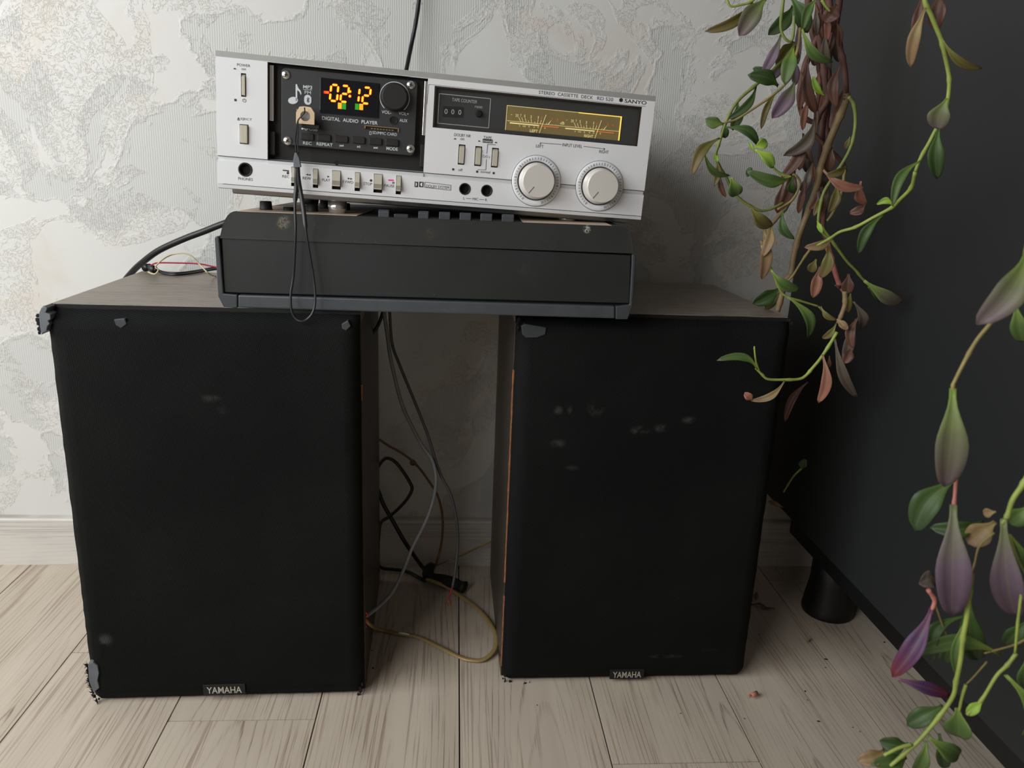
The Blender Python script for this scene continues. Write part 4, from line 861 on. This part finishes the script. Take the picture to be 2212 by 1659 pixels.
ca_ = lambda x, y: (1480 + .33152 * x, .33152 * y); cb_ = lambda x, y: (1480 + .33152 * x, 500 + .33152 * y); cc_ = lambda x, y: (1560 + .39732 * x, 1000 + .39732 * y)
CV = dict(a=ca_, b=cb_, c=cc_)
rl = random.Random(21)
def pstem(par, col, depth, cv, pts, r, d2=None, nodes=True):
    n = len(pts); P = []
    for i, q in enumerate(pts):
        c_ = cv
        if len(q) == 3: c_ = q[2]
        d = depth + ((d2 if d2 is not None else depth) - depth) * i / max(1, n - 1)
        P.append(ony(*CV[c_](q[0], q[1]), d) - par.location)
    cum = [0]
    for a_, b_ in zip(P, P[1:]): cum.append(cum[-1] + (b_ - a_).length)
    tot = cum[-1]; ns = max(2, int(tot / .03)) if nodes else 1
    r *= (.72 if col in 'lgo' else .88)
    rad = lambda s: r * (1 - .25 * s) * (1 + .3 * math.exp(-((s * ns) % 1.0 - .5) ** 2 * 160))
    return tube('stem', STM[col], par, P, rad, 5, 7)
def pleaf(par, col, depth, cv, base, tip, w, bow=0.0, ddep=0.0, curl=.12, fold=.5, via=None):
    b = ony(*CV[cv](*base), depth); e = ony(*CV[cv](*tip), depth + ddep); sc_px = {'a': .33152, 'b': .33152, 'c': .39732}[cv]
    wd = .9 * w * sc_px * (b - O).length / F * 1.0
    L = (e - b).length; ax = (e - b).normalized(); view = ((b + e) / 2 - O).normalized()
    side = ax.cross(view).normalized(); nrm = side.cross(ax).normalized()      # nrm roughly along view
    tw = rl.uniform(-.5, .5) * (1 if w > 60 else .6)
    bm = bmesh.new(); uvl = bm.loops.layers.uv.new('UVMap'); n = 12; rows = []
    vv = None
    if via is not None: vv = ony(*CV[cv](*via), depth + ddep / 2)
    for i in range(n + 1):
        s = i / n; 
        if vv is not None: c = b * (1-s)**2 + (2*vv - .5*b - .5*e) * (2*s*(1-s)) + e * s*s
        else: c = b.lerp(e, s) + side * (bow * L * math.sin(math.pi * s))
        c = c - nrm * (curl * L * math.sin(math.pi * s)) 
        if via is not None:
            s2 = min(1, s + .02); c2 = b * (1-s2)**2 + (2*vv - .5*b - .5*e) * (2*s2*(1-s2)) + e * s2*s2
            s1 = max(0, s - .02); c1 = b * (1-s1)**2 + (2*vv - .5*b - .5*e) * (2*s1*(1-s1)) + e * s1*s1
            ax_ = (c2 - c1).normalized(); sd = ax_.cross(view).normalized()
        else: sd = side
        q_ = min(1, max(0, (s - .06) / .46)); prof = .2 + .8 * (q_ * q_ * (3 - 2 * q_))
        if s > .52: prof *= math.sqrt(max(0, 1 - ((s - .52) / .48) ** 2.0)) ** 1.1
        prof = max(prof, .02)
        an = tw * s; sd2 = sd * math.cos(an) + nrm * math.sin(an); nn = nrm * math.cos(an) - sd * math.sin(an)
        row = []
        for j in range(5):
            q = (j / 4 - .5) * 2; h = wd * .5 * prof / max(.82, 1 - .12 * fold)
            wob = rl.uniform(-.04, .04) * wd if (col in 'bkyt') else 0
            row.append(bm.verts.new(c + sd2 * (q * h) - nn * (fold * h * abs(q) ** 1.5) + nn * wob - par.location))
        rows.append(row)
    for i in range(n):
        for j in range(4):
            f = bm.faces.new([rows[i][j], rows[i][j+1], rows[i+1][j+1], rows[i+1][j]])
            for lp, (jj, ii) in zip(f.loops, ((j, i), (j+1, i), (j+1, i+1), (j, i+1))): lp[uvl].uv = (jj / 4, ii / n)
    o = finish('leaf', bm, LM[col], par, True); sm = o.modifiers.new('s', 'SOLIDIFY'); sm.thickness = .0005; sm.offset = 0
    return o
def plant(label, loc): return thing('trailing_plant', label, 'plant', loc, group='trailing stems of hanging plant')
# --- main tangle in front of the wall corner
P1 = plant('tangle of brown and green trailing stems hanging over the right speaker', ony(1740, -60, .88))
for col, d, cv, pts, r, *dd in (
 ('b', .90, 'a', [(872,-200),(875,0),(880,250),(900,400),(915,560),(928,650),(872,750),(840,830),(765,940),(720,1000),(702,1130),(700,1280)], .0042),
 ('t', .90, 'a', [(700,1280),(650,1360),(590,1430),(545,1490),(530,1580),(510,1659),(497,60+1508)], .0030),
 ('b', .92, 'a', [(1010,-200),(1005,0),(985,130),(955,250),(932,420),(942,600),(925,760),(935,900)], .0046),
 ('b', .93, 'a', [(905,-200),(900,0),(880,200),(820,330),(765,480),(745,640),(770,760),(840,800)], .0045),
 ('b', .88, 'a', [(925,-200),(935,0),(965,150),(1000,250),(1012,330),(1040,460),(1050,620),(1048,640)], .0044),
 ('t', .87, 'a', [(1050,610),(1050,640),(1035,690),(990,800),(940,920),(905,1020),(880,1100),(862,1200),(805,1370),(755,1500),(710,1659),(690,1780),(655,1830),(620,1960),(600,2030)], .0048),
 ('b', .91, 'a', [(930,640),(905,760),(890,900),(880,1050),(890,1200),(905,1350),(900,1480),(930,1600)], .0042),
 ('b', .90, 'a', [(830,860),(900,940),(980,1010),(1030,1070),(1045,1120)], .0030),
 ('b', .94, 'a', [(820,-100),(800,60),(840,260),(870,420),(880,560),(860,700)], .0040),
 ('g', .84, 'a', [(1065,630),(1098,680),(1110,780),(1100,880),(1070,980),(1020,1070),(960,1160),(905,1250),(880,1340),(868,1440),(890,1510),(940,1560)], .0028),
 ('o', .86, 'a', [(1040,1105),(1020,1250),(965,1380),(925,1440)], .0026),
 ('k', .86, 'a', [(925,1590),(950,1680),(980,1780),(1005,1850),(1035,1900)], .0042),
 ('t', .82, 'b', [(1040,390),(1042,470),(1020,540),(995,600)], .0034),
 ('l', .80, 'b', [(990,655),(940,740),(880,830),(830,890),(785,940),(740,962),(640,966),(540,962),(500,930),(460,890)], .0026),
 ('l', .80, 'b', [(482,910),(462,850),(452,770),(452,748)], .0016),
 ('l', .69, 'a', [(1558,-200),(1562,0),(1600,90),(1645,200),(1672,270),(1695,370),(1712,450),(1722,520),(1718,600),(1705,690),(1690,770),(1640,835),(1590,930),(1530,1040),(1500,1120)], .0029),
 ('l', .70, 'a', [(1500,1120),(1475,1220),(1400,1300),(1350,1350),(1230,1415),(1110,1480),(1010,1510),(940,1555),(860,1600)], .0026, .80),
 ('g', .82, 'a', [(650,-100),(640,0),(622,170),(650,250),(690,268),(708,200),(710,100)], .0022),
 ('o', .83, 'a', [(750,180),(740,290),(710,400),(700,480),(640,560),(570,620),(500,670),(410,730),(330,780),(255,800)], .0022),
 ('g', .84, 'a', [(715,300),(600,430),(510,510),(440,570),(350,650),(285,750),(245,860),(215,950),(200,1010),(220,1080),(265,1150),(300,1230),(350,1290),(420,1340),(490,1372),(560,1360),(640,1320)], .0026),
 ('o', .84, 'a', [(600,1365),(690,1310),(735,1240),(748,1180),(715,1140),(700,1140)], .0020),
 ('l', .83, 'a', [(692,1155),(640,1140),(590,1110),(540,1050),(495,985)], .0022),
 ('l', .82, 'a', [(480,-40),(430,12),(370,30),(300,42),(275,5),(268,-40)], .0018),
 ('l', .85, 'a', [(890,0),(915,40),(945,75)], .0022),
 ('l', .86, 'b', [(500,90),(520,160),(545,215),(580,290),(620,385),(665,425),(760,455),(875,490)], .0022),
 ('g', .84, 'a', [(890,1480),(950,1560),(1000,1630),(1060,1710),(1110,1760),(1150,1810),(1190,1850)], .0026),
 ('o', .86, 'b', [(820,110),(780,165),(735,235),(700,290),(660,330)], .0022),
 ('l', .97, 'b', [(790,1490),(760,1540),(710,1590),(670,1650),(640,1700)], .0022),
 ('o', .85, 'b', [(870,490),(920,540),(990,580),(1050,630),(1055,690)], .0015)):
    pstem(P1, col, d, cv, pts, r, dd[0] if dd else None)
LV = [
 ('o','a',(440,15),(130,205),60,.12,.83),('m','a',(525,-10),(350,235),115,-.05,.82),('d','a',(700,40),(540,228),85,.1,.85),('p','a',(625,225),(498,498),62,.05,.83),
 ('o','a',(705,270),(590,440),120,.1,.85),('g','a',(705,310),(650,552),85,0,.80),('p','a',(665,395),(542,532),55,0,.85),('p','a',(722,390),(715,560),48,0,.86),('d','a',(690,-20),(800,215),95,.06,.85),
 ('g','a',(860,-10),(765,195),55,-.1,.81),('g','a',(762,190),(962,405),62,-.14,.80),('d','a',(605,560),(408,488),88,-.1,.83),('d','a',(560,460),(440,445),48,.1,.84),('p','a',(715,530),(565,772),95,.06,.83),
 ('o','a',(605,585),(495,842),38,-.08,.84),('g','a',(250,808),(132,775),72,.05,.82),('d','a',(465,555),(270,780),50,.14,.845),('d','a',(340,670),(310,850),70,.1,.85),('d','a',(262,830),(480,948),60,.18,.83),('d','a',(250,800),(262,900),50,.0,.85),
 ('o','a',(225,900),(45,1142),70,-.14,.82),('g','a',(120,975),(292,1145),42,-.2,.82),('o','a',(208,1050),(190,1215),45,.1,.84),('b','a',(228,1120),(265,1285),34,-.1,.84),('g','a',(300,1155),(335,1275),92,0,.81),('l','a',(190,1010),(215,1055),34,0,.82),
 ('l','a',(450,960),(535,925),66,0,.82),('l','a',(455,975),(575,1095),64,.1,.82),('l','a',(450,990),(415,925),22,0,.82),('g','a',(690,1160),(400,1118),78,.12,.82),('d','a',(445,1130),(398,1110),60,.1,.825),('o','a',(425,1345),(562,1475),82,-.1,.84),('d','a',(640,1370),(712,1560),56,-.2,.83),('d','a',(705,1150),(725,1260),50,-.2,.85),
 ('l','a',(912,625),(830,498),38,.1,.83),('b','a',(985,30),(905,150),90,.1,.86),('b','a',(885,60),(840,240),56,0,.88),('b','a',(800,385),(852,742),66,-.08,.87),('b','a',(838,310),(845,430),42,0,.88),('b','a',(1015,420),(985,700),66,-.12,.86),('b','a',(1000,660),(950,850),66,.06,.88),
 ('y','a',(845,770),(640,1015),80,.2,.86),('b','a',(770,870),(625,1165),70,.14,.87),('b','a',(690,1040),(600,1385),72,.12,.88),('b','a',(785,1180),(738,1390),44,0,.86),('k','a',(900,1108),(1165,1225),62,-.15,.83),('k','a',(1145,1180),(1180,1330),62,-.15,.83),('b','a',(1175,1325),(1072,1395),58,.15,.83),
 ('b','a',(960,960),(932,1120),64,0,.87),('o','a',(1052,1082),(918,1142),46,.1,.83),('o','a',(985,1200),(935,1385),62,.1,.84),('o','a',(890,1280),(838,1410),34,0,.85),('t','a',(560,1460),(505,1675),62,.08,.85),('t','b',(515,-10),(500,312),76,.06,.85),('b','a',(770,930),(745,1110),60,0,.89),
 ('y','a',(770,960),(800,1130),60,0,.9),('y','a',(860,1100),(930,1200),110,0,.88),('y','a',(800,1130),(760,1250),60,.1,.88),('b','a',(640,1190),(600,1390),60,0,.9),
 ('p','a',(740,120),(735,420),40,0,.87),('b','a',(760,470),(745,720),46,.05,.9),('b','a',(1040,560),(1000,720),44,0,.87),
 ('t','a',(1568,50),(1468,438),66,-.06,.67),('o','a',(1675,255),(1935,448),44,-.12,.66),('m','a',(1712,640),(1645,842),118,-.1,.66),('d','a',(1655,835),(1642,1168),88,-.05,.68),('g','a',(1540,1045),(1350,1345),58,-.16,.68),('l','a',(1360,1345),(1248,1330),40,-.3,.69),('d','a',(1290,1400),(1130,1652),64,-.12,.68),
 ('b','a',(1545,-30),(1490,285),60,0,.70),('b','a',(1655,-40),(1640,200),92,0,.70),('t','a',(970,1540),(775,1612),58,.12,.82),('o','a',(1075,890),(1045,970),30,0,.84),('l','a',(860,1440),(895,1520),30,0,.82),
 ('d','b',(612,370),(440,470),92,.06,.9),('o','b',(615,400),(525,505),60,.0,.91),('g','b',(560,250),(745,378),70,-.14,.83),('g','b',(665,425),(800,695),66,.18,.84),('o','b',(930,90),(885,305),76,.12,.82),('k','b',(880,230),(832,432),70,0,.83),('o','b',(855,180),(815,265),60,.0,.85),
 ('m','b',(1165,320),(1413,462),86,-.04,.82),('d','b',(1190,360),(1280,455),34,0,.83),('b','b',(1065,275),(1060,405),74,0,.84),('o','b',(1080,390),(1060,530),36,0,.84),('y','b',(1095,455),(1140,640),62,.15,.83),('b','b',(1130,560),(1090,760),60,-.15,.82),('y','b',(1115,570),(1035,860),66,.0,.83),('b','b',(1085,760),(1040,862),66,0,.825),
 ('o','b',(885,488),(985,578),36,-.15,.83),('o','b',(985,600),(893,698),44,.12,.82),('t','b',(990,570),(1062,640),46,0,.82),('y','b',(975,700),(1122,1080),66,-.06,.84),('k','b',(895,800),(868,1118),66,.12,.78),('t','b',(650,972),(430,1105),46,.16,.79),('k','b',(440,1100),(388,1048),52,0,.785),('b','b',(800,980),(650,1240),50,-.1,.88),('b','b',(940,810),(940,885),26,0,.86),
 ('d','b',(755,1545),(780,1482),50,0,.96),('t','c',(330,240),(252,208),26,0,1.0),('k','b',(975,350),(1015,365),26,0,.84)]
for k in range(26):
    yb = rl.uniform(-20, 1250); xb = 880 + 60 * math.sin(yb / 160) + rl.uniform(-60, 60) - max(0, yb - 700) * .12; ln_ = rl.uniform(120, 270)
    LV.append((rl.choice('bbyyk'), 'a', (xb, yb), (xb + rl.uniform(-70, 60), yb + ln_), rl.uniform(26, 52), rl.uniform(-.16, .16), rl.uniform(.86, .93)))
for col, cv, bpt, tpt, w, bow, d in LV: pleaf(P1, col, d, cv, bpt, tpt, w, bow, rl.uniform(-.01, .01))
pleaf(P1, 'g', .79, 'b', (470, 900), (205, 842), 50, 0, 0, .05, .5, (370, 818))
# --- foreground strands at the right edge
P2 = plant('nearest large blurred leaves of trailing plant at the right edge', ony(2190, 500, .47))
for col, d, cv, pts, r in (
 ('o', .47, 'b', [(2260,-100),(2230,100),(2190,240),(2080,480),(1990,600),(1900,710),(1820,850),(1760,970),(1745,1010),(1748,1100)], .0021),
 ('k', .48, 'c', [(1300,-120),(1285,-20),(1272,100),(1262,215),(1245,330)], .0018),
 ('l', .45, 'c', [(1700,0),(1641,110),(1580,200),(1550,290),(1520,330)], .0028),
 ('o', .46, 'c', [(1480,380),(1400,450),(1375,540),(1358,600)], .0012),
 ('l', .45, 'c', [(1358,600),(1345,700),(1332,830),(1310,950),(1295,1080),(1272,1190),(1255,1270),(1180,1380),(1070,1510),(980,1590),(890,1670)], .0026),
 ('k', .47, 'c', [(1120,690),(1155,745),(1140,800),(1110,860)], .0020), ('o', .47, 'c', [(1155,760),(1190,860),(1235,975)], .0010),
 ('l', .44, 'c', [(1720,520),(1641,660),(1612,830),(1592,1040)], .0016), ('l', .44, 'c', [(1600,1035),(1550,1100),(1490,1160),(1410,1290),(1330,1370)], .0020),
 ('o', .46, 'c', [(1700,930),(1600,985),(1500,1015),(1425,1035)], .0012), ('o', .46, 'c', [(1440,1080),(1370,1160),(1320,1210)], .0010), ('l', .45, 'c', [(1325,1205),(1305,1270),(1288,1350)], .0018),
 ('l', .45, 'c', [(1560,390),(1600,500),(1660,620)], .0016), ('l', .45, 'c', [(1030,1530),(960,1550),(880,1590)], .0020)):
    pstem(P2, col, d, cv, pts, r)
for col, cv, bpt, tpt, w, bow, d in (
 ('m','b',(2230,130),(1898,608),165,.1,.45),('g','b',(2150,470),(2200,720),90,0,.5),('m','b',(1745,1020),(1690,1665),175,.02,.47),('d','c',(1262,90),(1048,368),130,-.1,.5),('p','c',(1258,225),(1248,832),158,.0,.46),('d','c',(1420,318),(1128,352),78,.1,.48),
 ('t','c',(1485,320),(1338,440),112,0,.47),('t','c',(1490,265),(1420,275),44,0,.47),('p','c',(1530,300),(1600,835),140,-.03,.45),('g','c',(1660,240),(1560,330),90,0,.46),('d','c',(1340,720),(1390,1070),115,-.05,.48),('d','c',(1330,830),(1150,1085),60,-.25,.47),('g','c',(1512,1040),(1038,1040),72,-.14,.46),
 ('v','c',(1140,790),(925,1165),95,.05,.47),('v','c',(940,1170),(1240,1262),60,.0,.5),('g','c',(1540,1150),(1640,1485),90,.2,.44),('g','c',(1280,1330),(1290,1490),120,0,.46),('d','c',(1200,1320),(1005,1428),84,0,.47),('g','c',(1120,1490),(1290,1585),84,-.06,.45),('d','c',(1010,1530),(855,1510),84,.1,.46),
 ('g','c',(1110,1510),(1040,1680),60,.1,.46),('d','c',(1180,1470),(1210,1659),60,0,.47),('g','c',(1000,1600),(810,1640),70,.06,.46),('t','c',(880,1560),(735,1620),70,.1,.46),('g','c',(1565,390),(1650,620),50,.1,.45),('y','c',(1165,660),(1070,660),84,-.2,.48),('d','c',(1660,860),(1535,990),80,0,.47),
 ('g','c',(1660,1050),(1640,1210),70,0,.45),('d','c',(1240,960),(1210,1080),60,0,.48),('g','c',(1340,830),(1290,1180),40,-.1,.46),('l','c',(1420,1290),(1330,1370),46,0,.44)):
    pleaf(P2, col, d, cv, bpt, tpt, w, bow, rl.uniform(-.01, .01))
# ================================================================== BITS ON THE FLOOR
def curl(name, label, cat, mat, px, py, r, w, turns=.8):
    c = onz(px, py, 0); bm = bmesh.new(); n = 14; rows = []
    for i in range(n + 1):
        a_ = 2 * math.pi * turns * i / n - .8; rows.append([bm.verts.new((s * w * (1 - .3 * i / n), math.cos(a_) * r * (1 - .04*i), r + math.sin(a_) * r * (1 - .04*i))) for s in (-1, 0, 1)])
    for A_, B_ in zip(rows, rows[1:]):
        for j in range(2): bm.faces.new([A_[j], A_[j+1], B_[j+1], B_[j]])
    o = finish(name, bm, mat, None, True); o.location = (c.x, c.y, .0003); o.rotation_euler.z = .5; o.modifiers.new('s', 'SOLIDIFY').thickness = .0004
    o['label'] = label; o['category'] = cat
curl('dried_leaf', 'small curled pink dry leaf on the floor before the right speaker', 'leaf', MT['pinkleaf'], 1628, 1508, .0042, .0065)
def leafbit(label, px, py, L, w, rot, mat):
    c = onz(px, py, 0); bm = bmesh.new(); n = 8; rows = []
    for i in range(n + 1):
        s = i / n; h = w * math.sin(math.pi * min(.97, s + .03)); rows.append([bm.verts.new(((s - .5) * L, q * h, .0012 + .004 * math.sin(s * 5) ** 2 + .002 * abs(q))) for q in (-1, 0, 1)])
    for A_, B_ in zip(rows, rows[1:]):
        for j in range(2): bm.faces.new([A_[j], A_[j+1], B_[j+1], B_[j]])
    o = finish('dried_leaf', bm, mat, None, True); o.location = (c.x, c.y, 0); o.rotation_euler.z = rot; o.modifiers.new('s', 'SOLIDIFY').thickness = .0004; o['label'] = label; o['category'] = 'leaf'
leafbit('long dry brown leaf by the base of the right speaker', 1648, 1316, .034, .0042, -.55, MT['dry'])
leafbit('dark crumpled leaf just behind the long dry leaf', 1633, 1292, .014, .004, 1.2, MT['dry'])
leafbit('tiny yellowish leaf scrap on the plank seam by the cabinet', 1745, 1388, .008, .002, .9, LM['t'])
rr = random.Random(5); bm = bmesh.new()
for px, py, s in ((60,1216,3),(118,1217,4),(806,1443,4),(804,1405,2.5),(1692,1237,3),(1784,1424,5),(1783,1442,2.5),(1739,1493,3.5),(1768,1558,4),(1744,1512,2),(1608,1552,2),(1842,1571,2),(1857,1580,2),(1910,1387,4),(1160,1523,2),(1640,1370,2.5),(940,1230,2),(1470,1541,2)):
    c = onz(px, py, .0006); bmesh.ops.create_icosphere(bm, subdivisions=1, radius=.00035 * s, matrix=Matrix.Translation(c) @ Matrix.Rotation(rr.random()*3, 4, 'Z') @ Matrix.Diagonal((1.5, .8, .5, 1)))
finish('crumbs', bm, MT['crumb'], None, label='scattered tiny dark crumbs on the floorboards', category='crumbs', kind='stuff')
